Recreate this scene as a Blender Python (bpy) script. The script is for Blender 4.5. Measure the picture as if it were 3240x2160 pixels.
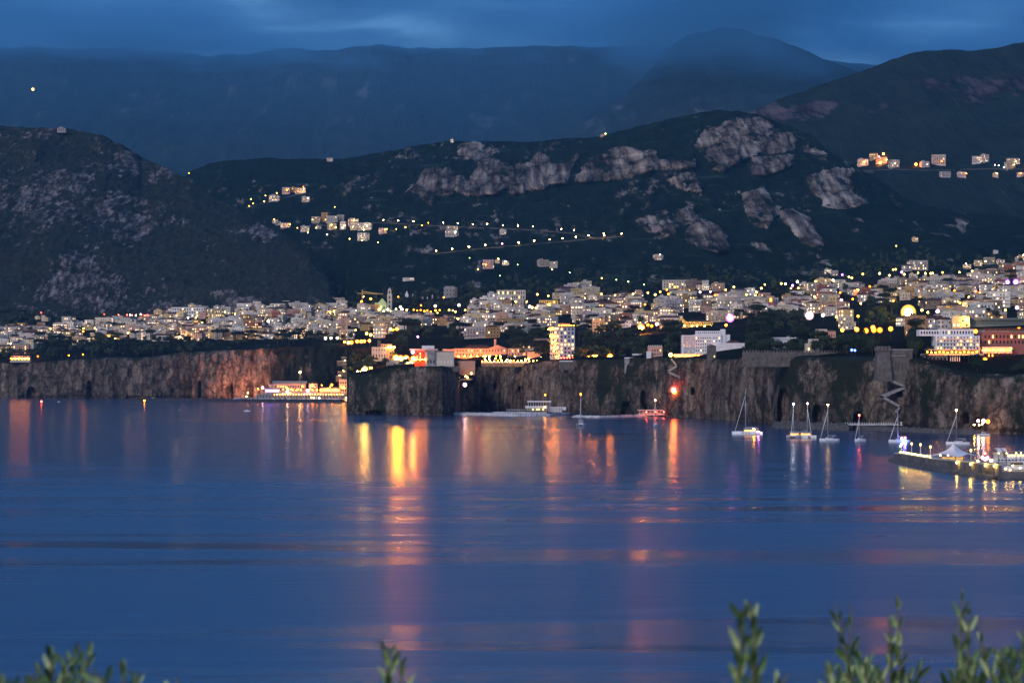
import bpy, math, random
import numpy as np
from mathutils import Vector, Matrix
R = math.radians
random.seed(7)
for o in list(bpy.data.objects): bpy.data.objects.remove(o)
S = bpy.context.scene
COL = S.collection
# ------------------------------------------------------------------ camera
F, HY, CX, H = 7621.0, 1160.0, 1620.0, 39.4      # photo pixels (3240 wide), horizon row, centre column, eye height
cd = bpy.data.cameras.new('camera'); cam = bpy.data.objects.new('camera', cd); COL.objects.link(cam)
cam.location = (0, 0, H); cam.rotation_euler = (R(90), 0, 0)
cd.sensor_width = 36; cd.lens = F / 3240 * 36; cd.shift_y = (HY - 1080) / 3240
cd.clip_start = 0.1; cd.clip_end = 60000
cd.dof.use_dof = True; cd.dof.focus_distance = 1700; cd.dof.aperture_fstop = 9
S.camera = cam
# ------------------------------------------------------------------ colour, sky, last light
S.view_settings.view_transform = 'Standard'; S.view_settings.look = 'None'
S.view_settings.exposure = 1.45; S.view_settings.gamma = 1
S.render.film_transparent = False
S.cycles.use_denoising = True
S.cycles.max_bounces = 5; S.cycles.diffuse_bounces = 2; S.cycles.glossy_bounces = 3
S.cycles.volume_bounces = 2; S.cycles.transparent_max_bounces = 6
S.cycles.sample_clamp_indirect = 4.0
S.cycles.caustics_reflective = False; S.cycles.caustics_refractive = False
S.cycles.volume_step_rate = 1.0; S.cycles.volume_max_steps = 96
world = bpy.data.worlds.new('World'); S.world = world; world.use_nodes = True

def N(nt, typ, **kw):
    n = nt.nodes.new(typ)
    for k, v in kw.items():
        if k == 'inp':
            for i, val in v.items(): n.inputs[i].default_value = val
        else: setattr(n, k, v)
    return n
def L(nt, a, b): nt.links.new(a, b)
def ramp(nt, stops, fac=None, interp='LINEAR'):
    n = nt.nodes.new('ShaderNodeValToRGB'); e = n.color_ramp; e.interpolation = interp
    while len(e.elements) < len(stops): e.elements.new(0.5)
    for el, (p, c) in zip(e.elements, stops):
        el.position = p; el.color = (c, c, c, 1) if not hasattr(c, '__len__') else (*c, 1)
    if fac is not None: nt.links.new(fac, n.inputs[0])
    return n
def mixc(nt, fac, a, b, blend='MIX'):
    n = nt.nodes.new('ShaderNodeMix'); n.data_type = 'RGBA'; n.blend_type = blend
    for sock, v in ((0, fac), (6, a), (7, b)):
        if hasattr(v, 'is_linked'): nt.links.new(v, n.inputs[sock])
        elif isinstance(v, (int, float)): n.inputs[sock].default_value = v
        else: n.inputs[sock].default_value = (*v, 1)
    return n.outputs[2]
def mth(nt, op, a, b=None, clamp=False):
    n = nt.nodes.new('ShaderNodeMath'); n.operation = op; n.use_clamp = clamp
    for i, v in enumerate((a, b)):
        if v is None: continue
        if hasattr(v, 'is_linked'): nt.links.new(v, n.inputs[i])
        else: n.inputs[i].default_value = v
    return n.outputs[0]

SUN_EL, SUN_AZ = R(2.0), R(200)        # the sun is just down, behind the camera and to its left
nt = world.node_tree; nt.nodes.clear()
sky = N(nt, 'ShaderNodeTexSky', sky_type='NISHITA', sun_disc=False, sun_elevation=R(4), sun_rotation=SUN_AZ,
        altitude=50, air_density=1.0, dust_density=0.6, ozone_density=4.0)
tc = N(nt, 'ShaderNodeTexCoord')
mp = N(nt, 'ShaderNodeMapping'); mp.inputs['Scale'].default_value = (9.0, 9.0, 62.0)
L(nt, tc.outputs['Generated'], mp.inputs[0])
n1 = N(nt, 'ShaderNodeTexNoise', inp={'Scale': 1.25, 'Detail': 5.0, 'Roughness': 0.45, 'Distortion': 0.5}); L(nt, mp.outputs[0], n1.inputs[0])
cl = ramp(nt, [(0.38, (0.80, 0.60, 0.58)), (0.50, (1.34, 1.0, 0.88)), (0.60, (2.9, 1.9, 1.42))], n1.outputs[0])
tint = mixc(nt, 1.0, sky.outputs[0], cl.outputs[0], 'MULTIPLY')
tint2 = mixc(nt, 1.0, tint, (0.66, 0.91, 1.34), 'MULTIPLY')
sz = N(nt, 'ShaderNodeSeparateXYZ'); L(nt, tc.outputs['Generated'], sz.inputs[0])   # an overcast sky is brightest overhead
tint2 = mixc(nt, 1.0, tint2, ramp(nt, [(0.0, 0.70), (0.10, 0.62), (0.145, 0.50), (0.19, 0.62), (0.45, 0.95), (1.0, 1.0)], sz.outputs[2]).outputs[0], 'MULTIPLY')
bg = N(nt, 'ShaderNodeBackground'); L(nt, tint2, bg.inputs[0]); bg.inputs[1].default_value = 0.15
wo = N(nt, 'ShaderNodeOutputWorld'); L(nt, bg.outputs[0], wo.inputs[0])
sd = bpy.data.lights.new('sun', 'SUN'); sun = bpy.data.objects.new('sun', sd); COL.objects.link(sun)
sd.energy = 0.50; sd.angle = R(18); sd.color = (1.0, 0.86, 0.78)
sun.rotation_euler = (R(64), 0, R(-40)); sun.location = (-200, -200, 300)

# ------------------------------------------------------------------ helpers
def W(px, py, D): return Vector(((px - CX) * D / F, D, H - (py - HY) * D / F))
def DW(py): return F * H / (py - HY)             # distance of a point on the water seen at row py
def itp(x, tab): 
    xs = [t[0] for t in tab]; ys = [t[1] for t in tab]
    return np.interp(x, xs, ys)
def hsh(a, b, c):
    a = a.astype(np.int64); b = b.astype(np.int64); c = c.astype(np.int64)
    h = (a * 374761393 + b * 668265263 + c * 2147483647 + 1442695041) & 0xffffffff
    h = ((h ^ (h >> 13)) * 1274126177) & 0xffffffff
    h = h ^ (h >> 16)
    return (h & 0xffffff) / float(0xffffff)
def vn(x, y, z):
    x = np.asarray(x, float); y = np.asarray(y, float) + 0 * x; z = np.asarray(z, float) + 0 * x
    xi, yi, zi = np.floor(x), np.floor(y), np.floor(z); fx, fy, fz = x - xi, y - yi, z - zi
    fx = fx*fx*(3-2*fx); fy = fy*fy*(3-2*fy); fz = fz*fz*(3-2*fz); r = 0
    for i in (0, 1):
        for j in (0, 1):
            for k in (0, 1):
                r = r + hsh(xi+i, yi+j, zi+k) * (fx if i else 1-fx) * (fy if j else 1-fy) * (fz if k else 1-fz)
    return r * 2 - 1
def fbm(x, y, z, o=5, g=0.5):
    r = 0; a = 1; s = 0
    for i in range(o):
        r = r + a * vn(x * 2**i + 17.3*i, y * 2**i + 5.1*i, z * 2**i + 9.7*i); s += a; a *= g
    return r / s
def ridged(x, y, z, o=5, g=0.5):
    r = 0; a = 1; s = 0
    for i in range(o):
        r = r + a * (1 - 2*np.abs(vn(x * 2**i + 7.3*i, y * 2**i + 3.1*i, z * 2**i + 1.7*i))); s += a; a *= g
    return r / s
def inpoly(x, y, poly):
    ins = np.zeros(x.shape, bool); n = len(poly)
    for i in range(n):
        x1, y1 = poly[i]; x2, y2 = poly[(i+1) % n]
        if y1 == y2: continue
        c = ((y1 > y) != (y2 > y)) & (x < (x2 - x1) * (y - y1) / (y2 - y1) + x1)
        ins ^= c
    return ins
def tag(o, label=None, cat=None, group=None, kind=None):
    if label: o['label'] = label
    if cat: o['category'] = cat
    if group: o['group'] = group
    if kind: o['kind'] = kind
    return o
def grid_obj(name, P, mat, attrs=None, smooth=True, kind='structure', flip=False):
    nr, nc, _ = P.shape; me = bpy.data.meshes.new(name)
    idx = np.arange(nr * nc).reshape(nr, nc)
    q = np.stack([idx[:-1, :-1], idx[:-1, 1:], idx[1:, 1:], idx[1:, :-1]], -1).reshape(-1, 4)
    if flip: q = q[:, ::-1]
    me.vertices.add(nr * nc); me.vertices.foreach_set('co', P.reshape(-1).astype(np.float32))
    me.loops.add(q.size); me.loops.foreach_set('vertex_index', q.reshape(-1).astype(np.int32))
    me.polygons.add(len(q)); me.polygons.foreach_set('loop_start', np.arange(0, q.size, 4, dtype=np.int32))
    me.update(calc_edges=True); me.validate()
    if smooth: me.polygons.foreach_set('use_smooth', np.ones(len(me.polygons), bool))
    for k, v in (attrs or {}).items():
        a = me.attributes.new(k, 'FLOAT', 'POINT'); a.data.foreach_set('value', v.reshape(-1).astype(np.float32))
    me.materials.append(mat)
    o = bpy.data.objects.new(name, me); COL.objects.link(o)
    if kind: o['kind'] = kind
    return o

def mat_new(name):
    m = bpy.data.materials.new(name); m.use_nodes = True; t = m.node_tree
    return m, t, t.nodes['Principled BSDF']
def simple(name, col, rough=0.7, metal=0.0, noise=0.12, scale=1.5, spec=0.15):
    m, t, b = mat_new(name)
    tx = N(t, 'ShaderNodeTexCoord'); n = N(t, 'ShaderNodeTexNoise', inp={'Scale': scale, 'Detail': 4.0}); L(t, tx.outputs['Object'], n.inputs[0])
    r = ramp(t, [(0.3, tuple(c * (1 - noise) for c in col)), (0.7, tuple(min(1, c * (1 + noise)) for c in col))], n.outputs[0])
    L(t, r.outputs[0], b.inputs['Base Color']); b.inputs['Specular IOR Level'].default_value = spec; b.inputs['Roughness'].default_value = rough; b.inputs['Metallic'].default_value = metal
    return m
def emit(name, col, st, light=True):
    m = bpy.data.materials.new(name); m.use_nodes = True; t = m.node_tree; t.nodes.clear()
    e = N(t, 'ShaderNodeEmission'); e.inputs[0].default_value = (*col, 1); e.inputs[1].default_value = st
    o = N(t, 'ShaderNodeOutputMaterial'); L(t, e.outputs[0], o.inputs[0])
    m.cycles.emission_sampling = 'FRONT' if light else 'NONE'
    return m

# ------------------------------------------------------------------ terrain materials
def hill_material(name, veg, veg2, rock, rock2, base=0.5, sc=1.0, terr=False):
    m, t, b = mat_new(name)
    g = N(t, 'ShaderNodeNewGeometry'); at = N(t, 'ShaderNodeAttribute', attribute_name='rock')
    pos = g.outputs['Position']
    mp = N(t, 'ShaderNodeMapping'); mp.inputs['Scale'].default_value = (1, 0.10, 1.0); L(t, pos, mp.inputs[0])
    na = N(t, 'ShaderNodeTexNoise', inp={'Scale': 0.016*sc, 'Detail': 9.0, 'Roughness': 0.70}); L(t, mp.outputs[0], na.inputs[0])
    nb = N(t, 'ShaderNodeTexNoise', inp={'Scale': 0.055*sc, 'Detail': 6.0, 'Roughness': 0.7}); L(t, mp.outputs[0], nb.inputs[0])
    mv = N(t, 'ShaderNodeMapping'); mv.inputs['Scale'].default_value = (1, 0.0, 0.20); L(t, pos, mv.inputs[0])
    nv = N(t, 'ShaderNodeTexNoise', inp={'Scale': 0.075*sc, 'Detail': 7.0, 'Roughness': 0.65}); L(t, mv.outputs[0], nv.inputs[0])
    mh = N(t, 'ShaderNodeMapping'); mh.inputs['Scale'].default_value = (0.30, 0.0, 2.2); L(t, pos, mh.inputs[0])
    nh = N(t, 'ShaderNodeTexNoise', inp={'Scale': 0.035*sc, 'Detail': 5.0, 'Roughness': 0.6}); L(t, mh.outputs[0], nh.inputs[0])
    vegc = ramp(t, [(0.35, veg), (0.72, veg2)], nb.outputs[0])
    vegc = ramp(t, [(0.35, veg), (0.72, veg2)], nb.outputs[0]).outputs[0]
    if terr: vegc = mixc(t, ramp(t, [(0.60, 0.0), (0.66, 0.55)], nh.outputs[0]).outputs[0], vegc, tuple(min(1, c * 2.6) for c in veg2))
    rk = mixc(t, 0.28 if sc < 1.2 else 0.72, nv.outputs[0], nh.outputs[0] if sc < 1.2 else nb.outputs[0])
    rc = ramp(t, [(0.38, tuple(c*0.22 for c in rock)), (0.47, rock), (0.60, rock2)], rk)
    # where rock breaks through: painted outcrop + speckle
    s = mth(t, 'ADD', mth(t, 'MULTIPLY', at.outputs['Fac'], 0.66), mth(t, 'MULTIPLY', mth(t, 'SUBTRACT', na.outputs[0], 0.5), 2.5))
    s = mth(t, 'ADD', s, mth(t, 'MULTIPLY', mth(t, 'SUBTRACT', nb.outputs[0], 0.5), 1.7))
    f = ramp(t, [(base, 0.0), (base + 0.22, 1.0)], s)
    mc = N(t, 'ShaderNodeMapping'); mc.inputs['Scale'].default_value = (1, 0.0, 0.75); L(t, pos, mc.inputs[0]); wn_ = N(t, 'ShaderNodeTexNoise', inp={'Scale': 0.03*sc, 'Detail': 6.0, 'Roughness': .65}); L(t, mc.outputs[0], wn_.inputs[0])
    sv = N(t, 'ShaderNodeVectorMath', operation='SCALE'); L(t, wn_.outputs['Color'], sv.inputs[0]); sv.inputs['Scale'].default_value = 55.0/sc; av = N(t, 'ShaderNodeVectorMath', operation='ADD'); L(t, mc.outputs[0], av.inputs[0]); L(t, sv.outputs[0], av.inputs[1])
    vo = N(t, 'ShaderNodeTexVoronoi', feature='DISTANCE_TO_EDGE', inp={'Scale': 0.030*sc}); L(t, av.outputs[0], vo.inputs['Vector'])
    rc_ = mixc(t, 1.0, rc.outputs[0], ramp(t, [(0.0, 0.16), (0.08, 0.75), (0.28, 1.2)], vo.outputs['Distance']).outputs[0], 'MULTIPLY')
    rcm = mixc(t, 1.0, rc_, ramp(t, [(0.38, 0.35), (0.56, 1.15)], na.outputs[0]).outputs[0], 'MULTIPLY')
    c = mixc(t, f.outputs[0], vegc, rcm)
    L(t, c, b.inputs['Base Color']); b.inputs['Roughness'].default_value = 1.0; b.inputs['Specular IOR Level'].default_value = 0.0
    bp = N(t, 'ShaderNodeBump', inp={'Strength': 1.0, 'Distance': 14.0/sc}); L(t, mixc(t, 0.5, nb.outputs[0], rk), bp.inputs['Height'])
    L(t, bp.outputs[0], b.inputs['Normal'])
    return m
M_HILL = hill_material('hillside', (0.004, 0.012, 0.008), (0.018, 0.034, 0.023), (0.17, 0.135, 0.10), (0.42, 0.34, 0.25), base=0.27, terr=True)
M_LEFT = hill_material('rocky_scrub', (0.012, 0.020, 0.015), (0.055, 0.06, 0.048), (0.10, 0.09, 0.08), (0.27, 0.24, 0.215), base=0.44, sc=2.4)
M_RIGHT = hill_material('far_slope', (0.012, 0.022, 0.015), (0.03, 0.045, 0.03), (0.07, 0.055, 0.05), (0.11, 0.085, 0.078), base=0.45, sc=0.5)
M_FAR = hill_material('mountain_slope', (0.012, 0.02, 0.015), (0.05, 0.06, 0.05), (0.09, 0.085, 0.08), (0.14, 0.13, 0.125), base=0.22, sc=0.30)
M_TOWN = simple('town_ground', (0.014, 0.016, 0.011), 0.9, noise=0.5, scale=0.02, spec=0.0)

# ------------------------------------------------------------------ coast: waterline and cliff-top rows in photo pixels
FAR_TOP = [(-400,1150),(0,1146),(60,1152),(140,1142),(330,1132),(450,1130),(590,1114),(700,1108),(850,1102),(1000,1094),(1099,1090)]
FAR_W = [(-400,1256),(0,1257),(400,1259),(600,1259),(850,1259),(1099,1257)]
NEAR_TOP = [(1100,1178),(1125,1184),(1200,1182),(1222,1166),(1330,1160),(1436,1164),(1452,1206),(1480,1204),(1500,1165),(1530,1156),(1700,1147),(1760,1143),
            (1960,1136),(2030,1133),(2150,1132),(2340,1136),(2362,1126),(2760,1128),(2870,1122),(2900,1130),(2950,1152),(3000,1166),(3100,1184),(3240,1184),(3900,1184)]
NEAR_W = [(1100,1306),(1150,1309),(1300,1312),(1400,1314),(1440,1311),(1462,1299),(1500,1298),(1700,1305),(1900,1312),(2000,1315),(2200,1321),(2350,1334),
          (2500,1346),(2600,1351),(2800,1357),(3000,1367),(3240,1373),(3900,1378)]
def cliffD(px): 
    px = np.asarray(px, float)
    return F * H / (np.where(px < 1100, itp(px, FAR_W), itp(px, NEAR_W)) - HY)
def cliffTop(px):
    px = np.asarray(px, float); return np.where(px < 1100, itp(px, FAR_TOP), itp(px, NEAR_TOP)) + 4.5 * fbm(px/38, 0*px, 0*px + 5, 4, .6)
BAT = 14.0
LV = [ # column, then (D, row) from behind the cliff top to the ridge
 (-400, [(3180,1112),(3300,1072),(3450,1035),(3650,990),(4000,940),(4500,900),(5200,880)]),
 (0,    [(3180,1112),(3300,1072),(3450,1035),(3650,990),(4000,940),(4500,900),(5200,880)]),
 (500,  [(3180,1090),(3300,1052),(3450,1012),(3650,970),(4000,900),(4500,790),(5200,640)]),
 (600,  [(3180,1086),(3300,1048),(3450,1006),(3650,960),(4000,880),(4500,740),(5100,545)]),
 (700,  [(3180,1082),(3300,1042),(3450,1000),(3650,952),(4000,862),(4500,700),(5000,510)]),
 (850,  [(3180,1074),(3300,1032),(3450,988),(3650,940),(4000,830),(4500,665),(5000,500)]),
 (1099, [(3180,1064),(3300,1020),(3450,975),(3650,925),(4000,800),(4500,645),(5000,502)]),
 (1100, [(2200,1142),(2500,1072),(2800,1012),(3200,945),(3800,830),(4400,655),(5000,500)]),
 (1200, [(2200,1140),(2500,1072),(2800,1010),(3200,940),(3800,820),(4400,645),(4980,490)]),
 (1420, [(2200,1128),(2500,1065),(2800,1006),(3200,926),(3800,800),(4400,610),(4950,446)]),
 (1700, [(2200,1108),(2500,1048),(2800,988),(3200,910),(3800,775),(4400,590),(4900,450)]),
 (1900, [(2200,1092),(2500,1036),(2800,980),(3200,904),(3750,785),(4300,600),(4800,430)]),
 (2050, [(2150,1088),(2450,1034),(2780,976),(3180,900),(3700,788),(4200,605),(4700,395)]),
 (2150, [(2080,1088),(2400,1034),(2720,976),(3150,898),(3650,788),(4150,605),(4650,366)]),
 (2280, [(2000,1088),(2300,1038),(2650,976),(3100,896),(3600,790),(4100,600),(4600,348)]),
 (2400, [(1950,1086),(2260,1036),(2620,972),(3070,892),(3600,785),(4100,600),(4550,364)]),
 (2560, [(1880,1080),(2230,1030),(2600,968),(3050,886),(3600,775),(4050,620),(4420,425)]),
 (2640, [(1850,1076),(2220,1024),(2600,962),(3050,880),(3600,768),(4000,640),(4300,484)]),
 (2760, [(1820,1070),(2200,1014),(2600,952),(3050,868),(3550,765),(3950,670),(4250,565)]),
 (2900, [(1780,1062),(2200,1002),(2600,942),(3050,858),(3500,778),(3900,705),(4200,648)]),
 (3050, [(1720,1060),(2150,1000),(2550,945),(3050,860),(3500,785),(3900,722),(4200,676)]),
 (3240, [(1680,1062),(2100,1000),(2500,950),(3050,862),(3500,790),(3900,725),(4200,682)]),
 (3900, [(1680,1062),(2100,1000),(2500,950),(3050,862),(3500,790),(3900,725),(4200,690)])]
LX = [l[0] for l in LV]; LD = np.array([[p[0] for p in l[1]] for l in LV], float); LY = np.array([[p[1] for p in l[1]] for l in LV], float)
NS = [6, 12, 14, 14, 12, 26, 46, 64]     # rows per level
TS = np.concatenate([np.arange(n) / n + i for i, n in enumerate(NS)] + [[7.0 + 1e-9]]) if False else None
def column(px, ts):
    """D and row of the ground along a column; ts in 0..7 counts the levels from the cliff edge to the ridge"""
    px = np.atleast_1d(np.asarray(px, float)); ts = np.asarray(ts, float)
    D = np.stack([cliffD(px) + BAT] + [np.interp(px, LX, LD[:, i]) for i in range(7)], 0)
    Y = np.stack([cliffTop(px)] + [np.interp(px, LX, LY[:, i]) for i in range(7)], 0)
    Z = H - (Y - HY) * D / F
    # Catmull-like smooth interpolation over levels
    i = np.clip(np.floor(ts).astype(int), 0, 6); f = ts - i
    def g(A):
        p0 = A[np.maximum(i-1, 0)]; p1 = A[i]; p2 = A[i+1]; p3 = A[np.minimum(i+2, 7)]
        ff = f[:, None]
        m1 = np.where((i == 0)[:, None], p2 - p1, (p2 - p0) * 0.5); m2 = np.where((i == 6)[:, None], p2 - p1, (p3 - p1) * 0.5)
        return (2*ff**3 - 3*ff**2 + 1)*p1 + (ff**3 - 2*ff**2 + ff)*m1 + (-2*ff**3 + 3*ff**2)*p2 + (ff**3 - ff**2)*m2
    return g(D), g(Z)
ROCKS = [(1, [(20,470),(60,430),(130,380),(240,370),(260,400),(330,420),(370,350),(430,320),(510,350),(530,360),(600,350),(640,300),(700,310),(710,350),(780,340),(830,290),(850,310),(800,370),(785,440),(700,455),(690,485),(610,470),(595,495),(525,495),(515,460),(450,500),(380,512),(300,490),(250,470),(230,495),(165,490),(150,540),(120,530),(80,490)]),
 (1, [(820,430),(850,370),(890,310),(940,300),(960,280),(1060,255),(1130,290),(1200,290),(1220,330),(1390,320),(1385,355),(1270,375),(1160,390),(1040,415),(900,430),(860,440)]),
 (1, [(1420,310),(1450,270),(1540,240),(1640,250),(1740,230),(1850,200),(1860,270),(1810,290),(1690,290),(1640,320),(1560,360),(1520,400),(1455,370),(1500,350)]),
 (.62, [(1380,260),(1420,210),(1500,170),(1600,125),(1700,135),(1800,180),(1850,210),(1740,232),(1640,252),(1540,242),(1420,280)]), (.85, [(1650,370),(1660,310),(1800,295),(1865,300),(1860,340),(1800,380),(1700,410),(1655,400)]),
 (.8, [(260,270),(340,240),(400,270),(390,300),(330,320),(270,305)]), (.62, [(1190,390),(1400,370),(1420,480),(1350,480),(1250,420)]), (.6, [(1140,490),(1190,430),(1200,520),(1160,560)]),
 (.58, [(1100,620),(1250,560),(1350,560),(1440,600),(1350,640),(1250,700),(1150,660)]), (.9, [(1340,680),(1380,620),(1450,610),(1520,650),(1560,760),(1500,770),(1410,750),(1350,720)]),
 (.75, [(1610,490),(1700,450),(1780,520),(1800,540),(1720,660),(1640,620),(1620,560)]), (.85, [(1780,560),(1850,540),(1920,590),(2000,740),(1960,740),(1880,700),(1800,620)]),
 (.62, [(1900,400),(2050,360),(2190,380),(2230,450),(2200,530),(2100,560),(2000,550),(1940,480)]), (.6, [(2250,470),(2352,500),(2372,560),(2270,510)]), (.55, [(1860,210),(2010,290),(1900,330),(1870,260)]),
 (.7, [(2600,560),(2640,550),(2690,620),(2640,680)]), (.7, [(2790,480),(2850,470),(2860,560),(2800,550)])]
ROCKS = [(w, [(1266 + x * .6726, 285 + y * .6726) for x, y in p]) for w, p in ROCKS]

def terrain(name, pxs, ts, mat, amp, rocky=False, back=False):
    D, Z = column(pxs, ts); PX = np.broadcast_to(pxs[None, :], D.shape)
    row = HY - (Z - H) * F / D
    X = (PX - CX) * D / F
    rock = np.zeros(D.shape)
    w = np.clip((ts - 3.6) / 1.2, 0, 1)[:, None] * np.ones(D.shape)
    if rocky:
        jx = 16 * fbm(X/40, D/200, Z/25, 5, .6); jy = 13 * fbm(X/26 + 30, 0*D, Z/60, 5, .6)
        for wt, p in ROCKS: rock = np.maximum(rock, wt * inpoly(PX + jx, row + jy, p))
        k = rock.copy()
        for _ in range(6):
            k[1:-1, 1:-1] = (k[1:-1, 1:-1] * 2 + k[:-2, 1:-1] + k[2:, 1:-1] + k[1:-1, :-2] + k[1:-1, 2:]) / 6
        rel = fbm(X/420, D/420, Z/420 + 3, 5) * 70 + ridged(X/160, D/160, Z/260, 4) * 26
        push = k * (55 + 60 * fbm(X/34, 0*D, Z/400, 4, .6)) + rel * w * np.clip(1.12 - k*0.4, 0, 1)
        edge = np.clip((7.0 - ts) / 0.7, 0, 1)[:, None]
        D2 = D - push * (0.25 + 0.75*edge) * w; 
        X = (PX - CX) * D2 / F; Z2 = H - (row - HY) * D2 / F
        Z2 = Z2 + w * (fbm(X/90, D2/90, 0*X, 4) * 7 + fbm(X/17, D2/17, Z2/17, 3) * 2.6)
        D, Z = D2, Z2
    else:
        Z = Z + amp * fbm(X/60, D/60, 0*X, 3) * np.clip(ts * 2, 0, 1)[:, None]
    P = np.stack([X, D, Z], -1)
    if back:   # the far side falls away behind the ridge
        b = []
        for i in range(1, 9):
            q = P[-1].copy(); q[:, 1] += i * 90; q[:, 0] *= q[:, 1] / P[-1][:, 1]; q[:, 2] -= 10 * i**1.6; b.append(q)
        P = np.concatenate([P, np.array(b)], 0); rock = np.concatenate([rock, np.zeros((8, rock.shape[1]))], 0)
    return grid_obj(name, P, mat, {'rock': rock})
pxA = np.arange(-400, 3901, 10.0); 
pxA = np.sort(np.concatenate([pxA, [1099.0]]))
GR = [terrain('ground', pxA, np.linspace(0, 4.0, 61), M_TOWN, 1.0)]
pxB = np.arange(-400, 3901, 5.0)
GR.append(terrain('hill', pxB, np.linspace(3.85, 7.0, 190), M_HILL, 1.0, rocky=True, back=True))

def mound(name, pxs, foot, skyl, Ds, mat, rows, relief, gamma=1.0, back=10, rockf=None, sc=1.0, shape=None):
    t = np.linspace(0, 1, rows)[:, None]; Df, Yf = itp(pxs, foot[0])[None, :], itp(pxs, foot[1])[None, :]
    Dr, Yr = itp(pxs, Ds)[None, :], (itp(pxs, skyl) + 7*fbm(pxs/55, 0*pxs, 0*pxs + 2, 5, .6))[None, :]
    D = Df + (Dr - Df) * t; Zf = H - (Yf - HY) * Df / F; Zr = H - (Yr - HY) * Dr / F
    Z = Zf + (Zr - Zf) * t**gamma; PX = np.broadcast_to(pxs[None, :], D.shape); X = (PX - CX) * D / F
    e = np.clip((1 - t) / 0.12, 0, 1) * 0.8 + 0.2
    n = (fbm(X/(380*sc), D/(380*sc), Z/(400*sc), 5) * 1.0 + ridged(X/(150*sc) + 4, D/(300*sc), Z/(500*sc), 5) * 0.45) * relief
    row = HY - (Z - H) * F / D
    D2 = D - n * e * np.clip(t * 6, 0, 1); X = (PX - CX) * D2 / F; Z = H - (row - HY) * D2 / F
    Z = Z + np.clip(t*6, 0, 1) * (fbm(X/(60*sc), D/(60*sc), 0*X, 4) * relief * 0.06 + fbm(X/(14*sc), D/(14*sc), Z/(14*sc), 3) * relief * 0.03)
    P = np.stack([X, D2, Z], -1); b = []
    for i in range(1, 9):
        q = P[-1].copy(); s = 1 + back * i / D2[-1].mean() * 9; q[:, 1] *= s; q[:, 0] *= s; q[:, 2] -= back * 0.35 * i**1.7; b.append(q)
    P = np.concatenate([P, np.array(b)], 0)
    rock = np.zeros(P.shape[:2])
    if rockf: 
        r = rockf(PX, row, X, D2, Z); rock[:rows] = r
    return grid_obj(name, P, mat, {'rock': rock})
SKY_L = [(-500,440),(0,404),(120,408),(190,405),(260,416),(330,432),(400,470),(450,500),(520,528),(600,562),(700,640),(800,690),(900,745),(980,800),(1040,880),(1080,960),(1130,1030)]
mound('hill', np.arange(-500, 1131, 4.5), ([(-500,3560),(600,3520),(900,3420),(1130,3330)], [(-500,1012),(0,1008),(500,1000),(900,985),(1130,1045)]),
      SKY_L, [(-500,4250),(450,4250),(600,4120),(900,3820),(1080,3500),(1130,3380)], M_LEFT, 210, 95, gamma=0.95,
      rockf=lambda px, row, X, D, Z: np.clip(0.36 + 1.8 * fbm(X/130, D/200, Z/95, 4) + 0.30*ridged(X/70, D/90, (Z + .35*X)/22, 3) - 0.45 * ((px > 620) & (row < 840)) - 0.3*(px > 880), 0, 1))
SKY_R = [(2050,470),(2200,425),(2300,385),(2380,355),(2500,300),(2620,262),(2700,232),(2820,190),(2880,168),(2920,163),(3000,155),(3080,160),(3140,152),(3240,132),(3900,60)]
GR.append(mound('hill', np.arange(2050, 3901, 8.0), ([(2050,4350),(3900,4150)], [(2050,760),(3900,745)]), SKY_R, [(2050,6000),(3900,6000)], M_RIGHT, 120, 110, gamma=1.08, sc=1.5,
      rockf=lambda px, row, X, D, Z: np.clip(1.1 * np.exp(-((row - (330 - (px - 2600) * 0.12)) / 55)**2) * np.clip(fbm(X/200, D/300, Z/120, 4) * 2 + 0.5, 0, 1), 0, 1)))
SKY_F = [(-900,170),(-300,150),(0,153),(170,148),(400,152),(650,172),(900,160),(1100,146),(1200,138),(1300,146),(1500,150),(1800,150),(2080,150),(2300,150),(2600,190),(3000,240),(4400,300)]
mound('mountain', np.arange(-900, 4401, 18.0), ([(-900,7300),(4400,7300)], [(-900,800),(4400,800)]), SKY_F, [(-900,9700),(4400,9700)], M_FAR, 110, 330, gamma=1.0, sc=3.2, back=60)
SKY_P = [(1150,640),(1500,520),(1800,420),(1950,320),(2050,235),(2110,160),(2140,128),(2180,112),(2240,100),(2290,86),(2340,92),(2400,112),(2450,122),(2520,150),(2600,186),(2700,222),(2900,300),(3300,440),(3900,560)]
mound('mountain', np.arange(1150, 3901, 12.0), ([(1150,7050),(3900,7050)], [(1150,800),(3900,800)]), SKY_P, [(1150,8300),(3900,8300)], M_FAR, 110, 200, gamma=1.05, sc=2.6, back=50)

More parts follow.
